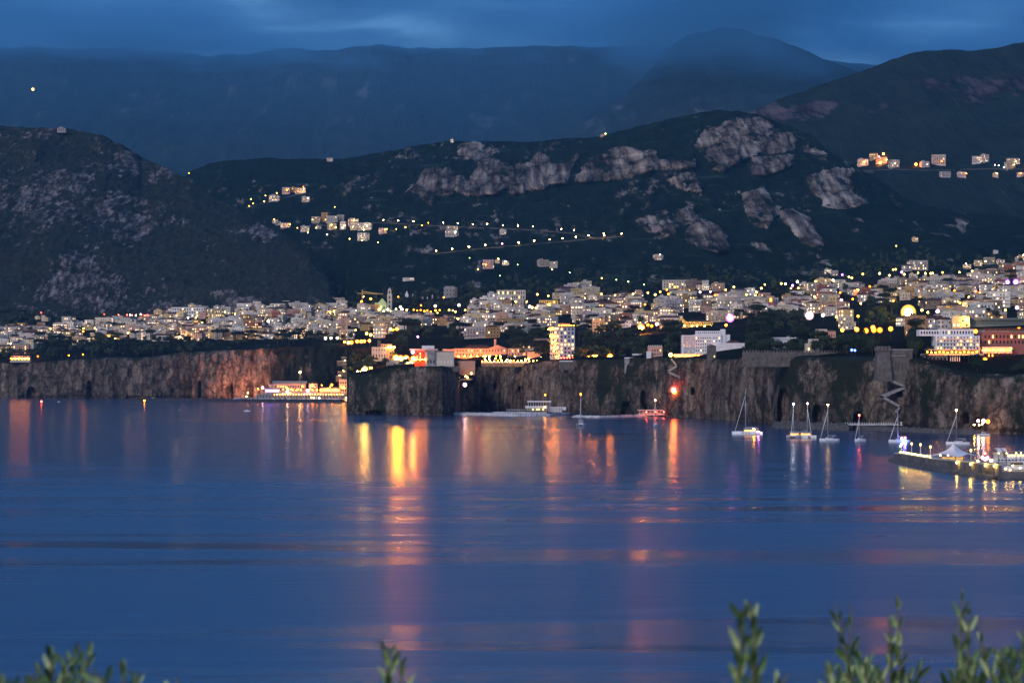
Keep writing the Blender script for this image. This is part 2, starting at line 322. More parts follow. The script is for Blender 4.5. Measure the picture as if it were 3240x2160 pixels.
# ------------------------------------------------------------------ cliffs
def cliff_material():
    m, t, b = mat_new('cliff_rock'); g = N(t, 'ShaderNodeNewGeometry'); pos = g.outputs['Position']
    def noise(sx, sz, scale, det, rough=0.6, dist=0.0):
        mp = N(t, 'ShaderNodeMapping'); mp.inputs['Scale'].default_value = (sx, sx*0.5, sz); L(t, pos, mp.inputs[0])
        n = N(t, 'ShaderNodeTexNoise', inp={'Scale': scale, 'Detail': det, 'Roughness': rough, 'Distortion': dist}); L(t, mp.outputs[0], n.inputs[0]); return n.outputs[0]
    v = noise(1, 0.13, 0.16, 8, 0.68, 0.4); big = noise(1, 0.5, 0.022, 4); fine = noise(1, 0.7, 0.5, 6, 0.7); grn = noise(1, 0.6, 0.075, 8, 0.72); led = noise(0.35, 1.3, 0.09, 6, 0.7, 1.0)
    c = ramp(t, [(0.30, (0.028, 0.025, 0.022)), (0.44, (0.105, 0.090, 0.074)), (0.57, (0.20, 0.175, 0.148)), (0.75, (0.38, 0.345, 0.30))], v)
    c2 = mixc(t, 1.0, c.outputs[0], ramp(t, [(0.3, (0.55, 0.52, 0.50)), (0.7, (1.25, 1.1, 0.92))], big).outputs[0], 'MULTIPLY')
    c3 = mixc(t, 1.0, c2, ramp(t, [(0.34, 0.45), (0.66, 1.45)], fine).outputs[0], 'MULTIPLY')
    c3 = mixc(t, 1.0, c3, ramp(t, [(0.30, 0.6), (0.46, 1.0), (0.70, 1.12)], led).outputs[0], 'MULTIPLY')
    mpv = N(t, 'ShaderNodeMapping'); mpv.inputs['Scale'].default_value = (1, .3, .42); L(t, pos, mpv.inputs[0]); vo = N(t, 'ShaderNodeTexVoronoi', feature='DISTANCE_TO_EDGE', inp={'Scale': 0.085}); wv = N(t, 'ShaderNodeVectorMath', operation='ADD'); nz = N(t, 'ShaderNodeTexNoise', inp={'Scale': .09, 'Detail': 5.0}); L(t, pos, nz.inputs[0]); sv = N(t, 'ShaderNodeVectorMath', operation='SCALE'); L(t, nz.outputs['Color'], sv.inputs[0]); sv.inputs['Scale'].default_value = 14.0; L(t, mpv.outputs[0], wv.inputs[0]); L(t, sv.outputs[0], wv.inputs[1]); L(t, wv.outputs[0], vo.inputs['Vector'])
    c3 = mixc(t, 1.0, c3, ramp(t, [(0.0, 0.22), (0.07, 0.85), (0.3, 1.12)], vo.outputs['Distance']).outputs[0], 'MULTIPLY')
    at = N(t, 'ShaderNodeAttribute', attribute_name='rock')
    f = ramp(t, [(0.46, 0.0), (0.56, 1.0)], mth(t, 'ADD', grn, mth(t, 'MULTIPLY', at.outputs['Fac'], 0.24)))
    c4 = mixc(t, f.outputs[0], c3, mixc(t, fine, (0.006, 0.011, 0.007), (0.034, 0.040, 0.022)))
    L(t, c4, b.inputs['Base Color']); b.inputs['Roughness'].default_value = 1.0; b.inputs['Specular IOR Level'].default_value = 0.05
    bp = N(t, 'ShaderNodeBump', inp={'Strength': 0.9, 'Distance': 2.2}); L(t, mixc(t, 0.45, v, fine), bp.inputs['Height']); L(t, bp.outputs[0], b.inputs['Normal'])
    return m
M_CLIFF = cliff_material()
GREEN_C = [(1100,-.2),(1200,0.1),(1330,-.1),(1440,-.2),(1480,-.45),(1850,-.4),(1900,0.1),(1990,0.15),(2040,-.3),(2300,-.3),(2420,-.25),(2480,0.1),(2560,-.1),(2660,0.2),(2760,-.15),(2860,-.25),(2920,0.15),(3000,-.2),(3300,-.15),(3900,-.1)]
CAVES = [(283,1240,9,36),(632,1236,6,32),(790,1238,12,22),(728,1236,12,24),(100,1246,16,22),(1490,1205,8,14),(1567,1222,5,10),(1644,1230,4,9),(1538,1304,10,44),(2035,1262,8,26),(2042,1300,7,22),(2480,1290,22,60),(2585,1308,14,28),(2716,1326,18,20),(2846,1246,9,10),(3056,1322,10,18),(3098,1340,16,22),(1185,1312,30,14),(1980,1300,16,30),(2192,1238,7,12),(2360,1262,5,12)]
def cliff(name, a, b, step, rows, amp):
    px = np.arange(a, b + 0.1, step); t = np.linspace(0, 1, rows)[:, None]
    D0 = cliffD(px)[None, :]; Zt = H - (cliffTop(px)[None, :] - HY) * (D0 + BAT) / F
    Z = -4 + (Zt + 4) * t; D = D0 + BAT * np.clip(t*1.05 - 0.05, 0, 1)**1.4; PX = np.broadcast_to(px[None, :], D.shape); X = (PX - CX) * D / F
    e = np.clip((1 - t) / 0.06, 0, 1)
    n = amp * (1.5 * fbm(X/95 + 3, 0*X, Z/260, 3) + fbm(X/30, 0*X, Z/120, 5, 0.6) * 1.0 + 0.22 * fbm(X/40, 0*X, Z/9, 4) + 0.45 * ridged(X/13, D/90, Z/60, 4) + 0.35 * fbm(X/6, D/30, Z/9, 4))
    D2 = D - n * e + 3.5 * np.exp(-(np.maximum(Z, 0) / 2.6)**2) 
    row = HY - (Z - H) * F / D
    for cx_, cy_, cw_, ch_ in CAVES: D2 = D2 + 14 * (((PX - cx_) / cw_)**2 + (np.maximum(cy_ - row, 0) / ch_)**2 < 1) * (row < cy_ + ch_)
    X2 = (PX - CX) * D2 / F
    g = itp(px, GREEN_C)[None, :] + 0.35 * (t - 0.5) + 0.35 * np.clip((t - 0.9) / 0.1, 0, 1)
    if a < 1000: g = np.clip((px[None, :] - 820) / 120, 0, 1) * 0.8 + 0.45 * np.clip((t - 0.86) / 0.14, 0, 1) - 0.35
    return grid_obj(name, np.stack([X2, D2, Z], -1), M_CLIFF, {'rock': g + 0 * D})
cliff('cliff', -400, 1104, 3.0, 46, 9.0)
cliff('cliff', 1100, 3900, 2.6, 60, 7.0)
# side of the headland facing the marina
Dq = np.linspace(2062, 3120, 120)[None, :] * np.ones((30, 1)); tq = np.linspace(0, 1, 30)[:, None]
Zq = -4 + (itp(Dq[0], [(2062, 34.5), (2200, 44), (2500, 66), (2800, 92), (3120, 100)])[None, :] + 4) * tq
Xq = (1100 - CX) * Dq / F + 4 + 6 * fbm(Dq/30, Zq/60, 0*Dq, 4)
grid_obj('cliff', np.stack([Xq, Dq, Zq], -1), M_CLIFF, {'rock': 0.3 * np.ones(Dq.shape)}, flip=True)

# ------------------------------------------------------------------ sea
def sea_material():
    m, t, b = mat_new('sea_water'); g = N(t, 'ShaderNodeNewGeometry'); pos = g.outputs['Position']
    def noise(sx, sy, scale, det, rough=0.55, dist=0.0, rot=0.0):
        mp = N(t, 'ShaderNodeMapping'); mp.inputs['Scale'].default_value = (sx, sy, 1); mp.inputs['Rotation'].default_value = (0, 0, rot); L(t, pos, mp.inputs[0])
        n = N(t, 'ShaderNodeTexNoise', inp={'Scale': scale, 'Detail': det, 'Roughness': rough, 'Distortion': dist}); L(t, mp.outputs[0], n.inputs[0]); return n.outputs[0]
    slick = noise(0.30, 1.5, 0.0100, 5, 0.55, 1.6, R(4))
    rip = noise(0.35, 1.0, 0.22, 5, 0.6, 0.3); swell = noise(0.25, 1.0, 0.035, 3, 0.5, 0.6, R(-6))
    band = ramp(t, [(0.37, 0.0), (0.45, 1.0)], noise(0.11, 1.25, 0.013, 4, 0.5, 1.2, R(3)))
    sl = ramp(t, [(0.37, 0.0), (0.45, 1.0)], slick)
    b.inputs['Base Color'].default_value = (0.003, 0.030, 0.085, 1); b.inputs['IOR'].default_value = 1.333
    sy_ = N(t, 'ShaderNodeSeparateXYZ'); L(t, pos, sy_.inputs[0])       # the wind ruffles the open water nearer the viewpoint, the lee of the cliffs stays smoother
    wind = ramp(t, [(0.0, 1.0), (0.32, 0.9), (0.56, 0.0)], mth(t, 'ADD', mth(t, 'DIVIDE', sy_.outputs[1], 1900.0), mth(t, 'MULTIPLY', mth(t, 'SUBTRACT', slick, 0.5), 0.8)))
    L(t, mth(t, 'ADD', mth(t, 'ADD', 0.125, mth(t, 'MULTIPLY', sl.outputs[0], 0.055)), mth(t, 'MULTIPLY', wind.outputs[0], mth(t, 'ADD', 0.03, mth(t, 'MULTIPLY', band.outputs[0], 0.13)))), b.inputs['Roughness'])
    bp = N(t, 'ShaderNodeBump', inp={'Strength': 0.5, 'Distance': 0.9}); L(t, mth(t, 'ADD', rip, mth(t, 'MULTIPLY', swell, 2.4)), bp.inputs['Height'])
    L(t, mth(t, 'ADD', mth(t, 'MULTIPLY', sl.outputs[0], 0.07), 0.09), bp.inputs['Strength'])
    L(t, bp.outputs[0], b.inputs['Normal'])
    return m
M_SEA = sea_material()
xs = np.linspace(-3900, 3900, 40); ys = np.linspace(-90, 3600, 60)
grid_obj('sea', np.stack(np.meshgrid(xs, ys) + [np.zeros((60, 40))], -1), M_SEA)

# ------------------------------------------------------------------ the air
def box_mesh(name, x0, x1, y0, y1, z0, z1):
    me = bpy.data.meshes.new(name); v = [(x, y, z) for z in (z0, z1) for y in (y0, y1) for x in (x0, x1)]
    me.from_pydata(v, [], [(0,2,3,1),(4,5,7,6),(0,1,5,4),(2,6,7,3),(0,4,6,2),(1,3,7,5)]); o = bpy.data.objects.new(name, me); COL.objects.link(o); return o
hz = box_mesh('haze', -4000, 4000, -110, 7000, -6, 1010); hz['kind'] = 'stuff'
m = bpy.data.materials.new('haze_air'); m.use_nodes = True; t = m.node_tree; t.nodes.clear()
pv = N(t, 'ShaderNodeVolumePrincipled'); pv.inputs['Color'].default_value = (0.36, 0.74, 1.0, 1); pv.inputs['Density'].default_value = 2.7e-5; pv.inputs['Anisotropy'].default_value = 0.5
L(t, pv.outputs[0], N(t, 'ShaderNodeOutputMaterial').inputs['Volume']); hz.data.materials.append(m)
# cloud lying on the far peaks, behind the haze
clo = box_mesh('cloud', -4200, 4200, 7060, 10400, -6, 1750); clo['kind'] = 'stuff'
m = bpy.data.materials.new('cloud_vapour'); m.use_nodes = True; t = m.node_tree; t.nodes.clear()
g = N(t, 'ShaderNodeNewGeometry'); sp = N(t, 'ShaderNodeSeparateXYZ'); L(t, g.outputs['Position'], sp.inputs[0])
mp = N(t, 'ShaderNodeMapping'); mp.inputs['Scale'].default_value = (0.9, 0.5, 4.0); L(t, g.outputs['Position'], mp.inputs[0])
nn = N(t, 'ShaderNodeTexNoise', inp={'Scale': 0.0016, 'Detail': 5.0, 'Roughness': 0.55}); L(t, mp.outputs[0], nn.inputs[0])
zz = mth(t, 'MULTIPLY', mth(t, 'ABSOLUTE', mth(t, 'SUBTRACT', sp.outputs[2], 1350.0)), 1/140.0)        # a ragged layer lying on the peaks
d = mth(t, 'SUBTRACT', mth(t, 'ADD', mth(t, 'MULTIPLY', mth(t, 'SUBTRACT', nn.outputs[0], 0.5), 3.4), 0.75), zz)
vd = N(t, 'ShaderNodeVectorMath', operation='DISTANCE'); L(t, g.outputs['Position'], vd.inputs[0]); vd.inputs[1].default_value = (740, 7980, 1290)   # the cap on the highest peak
cap = mth(t, 'SUBTRACT', 1.6, mth(t, 'DIVIDE', vd.outputs['Value'], 260.0))
d = mth(t, 'MAXIMUM', d, mth(t, 'ADD', cap, mth(t, 'MULTIPLY', mth(t, 'SUBTRACT', nn.outputs[0], 0.5), 3.0)))
d = mth(t, 'MULTIPLY', mth(t, 'MINIMUM', mth(t, 'MAXIMUM', d, 0.0), 1.0), 0.0052)
mr = N(t, 'ShaderNodeMapRange', inp={1: 1100.0, 2: 1330.0, 3: 0.00026, 4: 0.00002}); L(t, sp.outputs[2], mr.inputs[0])
d = mth(t, 'ADD', d, mr.outputs[0])
pv = N(t, 'ShaderNodeVolumePrincipled'); pv.inputs['Anisotropy'].default_value = 0.6; pv.inputs['Color'].default_value = (0.46, 0.86, 1.0, 1); L(t, d, pv.inputs['Density'])
L(t, pv.outputs[0], N(t, 'ShaderNodeOutputMaterial').inputs['Volume']); clo.data.materials.append(m); m.cycles.homogeneous_volume = False
try: m.cycles.volume_step_rate = 1.0
except Exception: pass
# ================================================================== building kit
class MB:
    """collects faces; build() links them as ONE mesh object"""
    def __init__(s): s.v = []; s.f = []; s.m = []; s.uv = []; s.sm = []
    def quad(s, pts, mi=0, uv=None, smooth=False):
        b = len(s.v); s.v += [tuple(p) for p in pts]; s.f.append(tuple(range(b, b + len(pts)))); s.m.append(mi); s.sm.append(smooth)
        s.uv += list(uv) if uv else [(-50.0, -50.0)] * len(pts)
    def box(s, x0, x1, y0, y1, z0, z1, mi=0, wall=False, top=True, bottom=False):
        P = lambda x, y, z: (x, y, z)
        for (ax, ay, bx, by) in ((x0,y0,x1,y0), (x1,y0,x1,y1), (x1,y1,x0,y1), (x0,y1,x0,y0)):
            w = math.hypot(bx-ax, by-ay); o = -w/2
            s.quad([(ax,ay,z0),(bx,by,z0),(bx,by,z1),(ax,ay,z1)], mi, [(o,z0),(o+w,z0),(o+w,z1),(o,z1)] if wall else None)
        if top: s.quad([(x0,y0,z1),(x1,y0,z1),(x1,y1,z1),(x0,y1,z1)], mi)
        if bottom: s.quad([(x0,y1,z0),(x1,y1,z0),(x1,y0,z0),(x0,y0,z0)], mi)
    def tube(s, pts, rad, n=6, mi=0, cap=True, smooth=True):
        pts = [Vector(p) for p in pts]; rad = rad if hasattr(rad, '__len__') else [rad] * len(pts); rings = []
        for i, p in enumerate(pts):
            d = (pts[min(i+1, len(pts)-1)] - pts[max(i-1, 0)]).normalized()
            u = d.cross(Vector((0, 0, 1))) if abs(d.z) < 0.95 else d.cross(Vector((1, 0, 0))); u.normalize(); w = d.cross(u)
            b = len(s.v); rings.append(b)
            for k in range(n):
                a = 2*math.pi*k/n; s.v.append(tuple(p + (u*math.cos(a) + w*math.sin(a)) * rad[i]))
        for i in range(len(pts)-1):
            for k in range(n):
                s.f.append((rings[i]+k, rings[i]+(k+1)%n, rings[i+1]+(k+1)%n, rings[i+1]+k)); s.m.append(mi); s.sm.append(smooth); s.uv += [(-50., -50.)]*4
        if cap:
            for rr, rev in ((rings[0], False), (rings[-1], True)):
                fc = tuple(rr+k for k in range(n)); s.f.append(fc[::-1] if not rev else fc); s.m.append(mi); s.sm.append(False); s.uv += [(-50., -50.)]*n
    def ball(s, c, r, n=8, m=5, mi=0, sq=1.0):
        b = len(s.v)
        for j in range(1, m):
            for i in range(n):
                a, e = 2*math.pi*i/n, math.pi*j/m; s.v.append((c[0]+r*math.sin(e)*math.cos(a), c[1]+r*math.sin(e)*math.sin(a), c[2]+r*sq*math.cos(e)))
        s.v += [(c[0], c[1], c[2]+r*sq), (c[0], c[1], c[2]-r*sq)]; T = b+(m-1)*n
        for j in range(m-2):
            for i in range(n): s.f.append((b+j*n+i, b+(j+1)*n+i, b+(j+1)*n+(i+1)%n, b+j*n+(i+1)%n)); s.m.append(mi); s.sm.append(True); s.uv += [(-50.,-50.)]*4
        for i in range(n):
            s.f.append((T, b+i, b+(i+1)%n)); s.f.append((T+1, b+(m-2)*n+(i+1)%n, b+(m-2)*n+i)); s.m += [mi, mi]; s.sm += [True, True]; s.uv += [(-50.,-50.)]*6
    def build(s, name, mats, parent=None, loc=None, rz=0.0):
        me = bpy.data.meshes.new(name); me.from_pydata(s.v, [], s.f)
        for m in (mats if isinstance(mats, (list, tuple)) else [mats]): me.materials.append(m)
        me.polygons.foreach_set('material_index', s.m); me.polygons.foreach_set('use_smooth', s.sm)
        ul = me.uv_layers.new(name='UVMap'); ul.data.foreach_set('uv', [c for p in s.uv for c in p])
        me.update()
        o = bpy.data.objects.new(name, me); COL.objects.link(o)
        if parent is not None: o.parent = parent
        if loc is not None: o.location = loc
        if rz: o.rotation_euler = (0, 0, rz)
        return o
def empty(name, loc=(0, 0, 0), rz=0.0):
    o = bpy.data.objects.new(name, None); COL.objects.link(o); o.location = loc; o.rotation_euler = (0, 0, rz); o.empty_display_size = 1; return o
def dup(root, loc, rz=0.0, sc=None, color=None):
    def cp(o, par):
        c = o.copy(); COL.objects.link(c)
        if par is not None: c.parent = par
        if color is not None: c.color = (*color, 1)
        for ch in o.children: cp(ch, c)
        return c
    r = cp(root, None); r.location = loc; r.rotation_euler = (0, 0, rz)
    if sc is not None: r.scale = sc if hasattr(sc, '__len__') else (sc, sc, sc)
    return r

def wall_material(name, stuff=False, lit=0.24):
    """plastered wall with a regular field of windows, laid out in metres on the wall itself; a few are lit"""
    m, t, b = mat_new(name)
    uv = N(t, 'ShaderNodeUVMap', uv_map='UVMap'); sx = N(t, 'ShaderNodeSeparateXYZ'); L(t, uv.outputs[0], sx.inputs[0])
    u = mth(t, 'DIVIDE', sx.outputs[0], 2.9); v = mth(t, 'DIVIDE', sx.outputs[1], 3.2)
    fu, fv = mth(t, 'FRACT', u), mth(t, 'FRACT', v)
    if stuff:
        at = N(t, 'ShaderNodeAttribute', attribute_name='tint'); tint = at.outputs['Color']; a2 = N(t, 'ShaderNodeAttribute', attribute_name='rnd'); rnd = a2.outputs['Fac']
    else:
        oi = N(t, 'ShaderNodeObjectInfo'); tint = oi.outputs['Color']; rnd = oi.outputs['Random']
    cb = N(t, 'ShaderNodeCombineXYZ'); L(t, mth(t, 'FLOOR', u), cb.inputs[0]); L(t, mth(t, 'FLOOR', v), cb.inputs[1]); L(t, mth(t, 'MULTIPLY', rnd, 97.0), cb.inputs[2])
    wn = N(t, 'ShaderNodeTexWhiteNoise', noise_dimensions='3D'); L(t, cb.outputs[0], wn.inputs[0])
    inr = mth(t, 'MULTIPLY', mth(t, 'MULTIPLY', mth(t, 'GREATER_THAN', fu, 0.30), mth(t, 'LESS_THAN', fu, 0.66)), mth(t, 'MULTIPLY', mth(t, 'GREATER_THAN', fv, 0.28), mth(t, 'LESS_THAN', fv, 0.76)))
    inr = mth(t, 'MULTIPLY', inr, mth(t, 'GREATER_THAN', v, -0.01))
    inr = mth(t, 'MULTIPLY', inr, mth(t, 'GREATER_THAN', wn.outputs[0], 0.22))
    thr = mth(t, 'SUBTRACT', 1.0 - lit * 0.35, mth(t, 'MULTIPLY', mth(t, 'POWER', rnd, 3.0), lit * 2.2))
    on = mth(t, 'MULTIPLY', mth(t, 'GREATER_THAN', wn.outputs[0], thr), inr)
    tx = N(t, 'ShaderNodeTexCoord'); n = N(t, 'ShaderNodeTexNoise', inp={'Scale': 0.35, 'Detail': 5.0}); L(t, tx.outputs['Object'], n.inputs[0])
    wall = mixc(t, 1.0, tint, ramp(t, [(0.25, 0.62), (0.7, 1.12)], n.outputs[0]).outputs[0], 'MULTIPLY')
    L(t, mixc(t, mth(t, 'MULTIPLY', inr, mth(t, 'SUBTRACT', 1.0, on)), wall, (0.02, 0.022, 0.03)), b.inputs['Base Color'])
    b.inputs['Roughness'].default_value = 0.85; b.inputs['Specular IOR Level'].default_value = 0.2
    ec = ramp(t, [(0.0, (1.0, 0.42, 0.10)), (0.5, (1.0, 0.62, 0.25)), (1.0, (1.0, 0.82, 0.55))], wn.outputs[1])
    L(t, ec.outputs[0], b.inputs['Emission Color']); L(t, mth(t, 'MULTIPLY', on, 1.5), b.inputs['Emission Strength'])
    m.cycles.emission_sampling = 'NONE'
    return m
M_WALL = wall_material('plaster'); M_WALLS = wall_material('plaster_far', True)
M_WALLP = simple('plain_plaster', (0.5, 0.47, 0.42), 0.85, scale=0.4)
M_TILE = simple('roof_tiles', (0.11, 0.050, 0.034), 0.85, noise=0.35, scale=0.6)
M_FLAT = simple('flat_roof', (0.17, 0.17, 0.165), 0.9, noise=0.3, scale=0.3)
M_WHITE = simple('white_paint', (0.78, 0.78, 0.76), 0.6, scale=0.5)
M_PINK = simple('pink_plaster', (0.62, 0.36, 0.26), 0.8, scale=0.3)
M_RED = simple('red_plaster', (0.50, 0.06, 0.035), 0.8, scale=0.3)
M_BRICK = simple('brick_red', (0.30, 0.13, 0.10), 0.85, scale=0.5)
M_CREAM = simple('cream_plaster', (0.62, 0.55, 0.42), 0.8, scale=0.3)
M_STONE = simple('grey_stone', (0.135, 0.118, 0.10), 0.9, noise=0.35, scale=0.35)
M_DARKG = simple('dark_glass', (0.015, 0.018, 0.025), 0.25, scale=1)
M_METAL = simple('dark_metal', (0.08, 0.08, 0.08), 0.5, 0.6)
M_CONC = simple('concrete', (0.30, 0.29, 0.27), 0.9, noise=0.3, scale=0.5)
M_LITW = emit('lit_window', (1.0, 0.55, 0.18), 1.3, False)
M_LITO = emit('lit_window_orange', (1.0, 0.36, 0.06), 1.5, False)
M_LITY = emit('lit_window_yellow', (1.0, 0.72, 0.22), 1.4, False)
M_TERR = emit('terrace_lights', (1.0, 0.42, 0.10), 14.0)
LAMPC = {'warm': (1.0, 0.52, 0.16), 'yellow': (1.0, 0.56, 0.08), 'orange': (1.0, 0.19, 0.008), 'white': (1.0, 0.85, 0.62), 'cool': (0.75, 0.88, 1.0),
         'pink': (1.0, 0.50, 0.62), 'purple': (0.42, 0.12, 1.0), 'magenta': (0.85, 0.20, 0.95), 'red': (1.0, 0.06, 0.03), 'amber': (1.0, 0.25, 0.008), 'salmon': (1.0, 0.22, 0.10), 'green': (0.55, 1.0, 0.25), 'blue': (0.05, 0.12, 1.0)}
_em = {}
def lampmat(c, st):
    k = (c, round(st, 1))
    if k not in _em: _em[k] = emit('lamp_' + c, LAMPC[c], st)
    return _em[k]

_gl = {}
def bloommat(c):  # see-through shell with added emission, standing in for lens bloom
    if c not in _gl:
        m = bpy.data.materials.new('bloom_shell_' + c); m.use_nodes = True; t = m.node_tree; t.nodes.clear()
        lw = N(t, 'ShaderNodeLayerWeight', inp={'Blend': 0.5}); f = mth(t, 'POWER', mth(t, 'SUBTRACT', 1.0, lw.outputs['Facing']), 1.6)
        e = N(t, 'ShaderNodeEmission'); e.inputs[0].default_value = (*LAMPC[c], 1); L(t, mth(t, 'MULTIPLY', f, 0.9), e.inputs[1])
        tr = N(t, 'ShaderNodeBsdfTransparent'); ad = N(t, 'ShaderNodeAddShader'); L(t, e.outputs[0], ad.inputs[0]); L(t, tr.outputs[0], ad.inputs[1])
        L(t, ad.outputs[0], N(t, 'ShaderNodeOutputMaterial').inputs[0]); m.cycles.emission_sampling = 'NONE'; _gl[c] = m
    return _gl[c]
# the ground under a photo pixel
_cols = {}
from mathutils.bvhtree import BVHTree
_bv = None
def ground(px, py):
    global _bv
    if _bv is None:
        vs, fs = [], []
        for o in GR:
            b = len(vs); me = o.data; vs += [v.co.copy() for v in me.vertices]; fs += [tuple(i + b for i in p.vertices) for p in me.polygons]
        _bv = BVHTree.FromPolygons(vs, fs)
    if not (1094 < px < 1106):
        d = Vector(((px - CX) / F, 1.0, -(py - HY) / F)).normalized(); hit = _bv.ray_cast(Vector((0, 0, H)), d)
        if hit[0] is not None: return hit[0]
    k = round(float(px) / 4) * 4
    if 1097 <= px < 1104: k = 1104 if px >= 1100 else 1096
    if k not in _cols:
        ts = np.linspace(0, 7, 281); D, Z = column(np.array([float(k)]), ts); D, Z = D[:, 0], Z[:, 0]
        Y = HY - (Z - H) * F / D; _cols[k] = (D, Z, np.minimum.accumulate(Y))
    D, Z, Y = _cols[k]
    d = float(np.interp(-py, -Y, D)); z = float(np.interp(d, D, Z))
    return Vector(((px - CX) * d / F, d, z))
# ================================================================== lamps seen in the photo: (column, row of the light, colour, radius of the globe in m, strength in W/sr)
LAMPS = []
def lamps(col, rad, I, pts):
    for p in pts: LAMPS.append((p[0], p[1], col, rad, I))
lamps('warm', 0.7, 60, [(1120,693),(1213,696),(1260,698),(1308,700),(1403,705),(1448,707),(1496,710),(1541,709),(1591,712),(1639,714),(1686,717),(1776,725),(1816,728),(1910,738)])
lamps('warm', 0.85, 110, [(1380,793),(1431,787),(1484,781),(1536,775),(1641,767),(1690,762),(1739,758),(1780,754),(1822,750),(1862,745),(1912,745),(1967,739)])
lamps('pink', 0.9, 34, [(1589,771),(2215,924),(2248,923)])
lamps('green', 0.55, 11, [(1486,816),(1599,828),(1638,837),(1582,872),(1803,863),(1950,885),(1988,891),(2038,900),(1058,995),(1126,981)])
lamps('yellow', 0.7, 23, [(941,721),(974,736),(989,695),(1000,721),(1062,719),(1106,756),(1146,760),(1151,727),(1196,767),(1254,725),(1283,719),(1223,725),(1513,852),(1904,880),(1747,853),(2836,778)])
lamps('yellow', 0.8, 23, [(794,630),(788,652),(801,644),(840,619),(836,637),(876,611),(1059,655)])
lamps('orange', 0.7, 27, [(960,591),(943,605),(1335,713),(1031,680),(598,548),(1355,705)])
lamps('white', 0.9, 30, [(1034,693),(1035,742),(1084,720)])
lamps('orange', 1.9, 1500, [(2795,487),(2785,515),(2898,520),(2826,518)])
lamps('pink', 1.0, 38, [(2782,496),(2933,520),(3148,522)])
lamps('cool', 0.9, 27, [(3160,524),(3176,530)])
# town, left
lamps('yellow', 0.8, 28, [(264,1039),(300,1038),(620,1005),(712,987),(743,993),(905,1036),(160,1040),(405,1053),(640,1020)])
lamps('orange', 0.9, 30, [(146,985),(263,1048),(35,1134),(48,1133),(62,1132),(76,1134),(88,1133),(218,1124),(262,1121),(120,1127)])
lamps('red', 0.8, 23, [(130,989),(375,996),(402,996),(418,997)])
lamps('red', 0.6, 15, [(448,996),(456,997),(466,996),(474,997),(330,994)])
lamps('white', 0.8, 27, [(412,996),(430,997),(445,994),(595,1005),(34,1087)])
lamps('white', 1.2, 57, [(1030,1070),(1047,1069),(1067,1069),(848,1016)])
lamps('orange', 1.3, 143, [(1090,1082),(1112,1083),(1130,1080),(1143,1080),(1153,1079),(1169,1078),(1244,1044),(1256,1041)])
lamps('yellow', 1.1, 61, [(1103,1084),(1236,1041),(1173,1059),(1160,1055)])
lamps('orange', 1.2, 110, [(1144,954),(1173,945)])
lamps('orange', 0.8, 27, [(1260,939),(1404,941),(1332,966),(1309,980),(1320,982),(1331,981),(1343,984),(1352,982),(1363,986),(1378,982),(1391,981)])
lamps('white', 1.2, 57, [(1267,971),(1377,968),(1227,979),(1272,978),(1676,970),(1452,965)])
lamps('yellow', 0.9, 34, [(1201,979),(1421,981),(1433,982),(1441,986),(1384,991),(1287,980),(1472,981),(1449,1008),(1125,1044)])
lamps('green', 1.0, 46, [(1253,978)])
lamps('yellow', 0.9, 30, [(1631,954),(1667,954),(1709,951),(1738,963),(1761,952),(1946,934),(2003,930),(2050,926),(2089,923),(2073,932),(1850,943),(1903,930),(1684,973),(1696,974),(1735,936),(1700,931)])
lamps('orange', 0.9, 34, [(2041,963),(2115,930),(2262,934),(2110,917),(2135,908)])
lamps('orange', 1.1, 61, [(2050,1028),(2062,1031),(2297,1028)])
lamps('pink', 1.2, 57, [(2078,1025)])
lamps('magenta', 2.0, 209, [(2310,1006)])
lamps('pink', 2.0, 209, [(2561,998)])
lamps('yellow', 0.9, 34, [(2322,908),(2420,900),(2409,912),(2472,897),(2296,917),(2394,925),(2362,932),(2390,935),(2580,890),(2577,938)])
lamps('purple', 1.2, 46, [(2508,903),(2665,869),(2853,861)])
lamps('white', 1.1, 42, [(2485,898),(2523,891),(2636,886),(2604,997)])
lamps('yellow', 0.9, 34, [(2503,912),(2526,912),(2686,876),(2695,879),(2730,867),(2783,865),(2814,871),(2826,853),(2834,852),(2861,868),(2905,863),(2928,865),(2945,865),(2951,864),(2982,862),(3036,861),(3076,858),(3222,850),(3220,815)])
lamps('amber', 1.3, 75, [(2665,1044),(2711,1042),(2765,1044),(2762,1036),(2784,1044),(2818,1040),(2740,1046),(3087,1048),(3224,1042),(3205,1046)])
lamps('orange', 0.8, 34, [(2658,926),(2752,906),(2827,952),(2698,946),(2715,1000),(3037,958),(3145,913),(3100,925),(3020,919)])
lamps('red', 1.2, 61, [(3087,923)])
lamps('pink', 1.2, 53, [(2967,985),(2662,950),(3218,973)])
lamps('purple', 1.9, 231, [(3188,893),(3214,892)])
lamps('magenta', 0.8, 23, [(1322,1065)])
lamps('yellow', 0.8, 30, [(2917,981),(2936,988),(2646,1003),(3181,981),(2906,943),(2724,960),(3066,940)])
lamps('blue', 0.7, 15, [(2695,1107),(2705,1108)])
VIS = [l for l in LAMPS if l[3] >= 0.8 and l[1] > 850] + [(2874, 988), (2028, 1037), (2860, 988), (2888, 988), (2040, 1037), (2016, 1037)]
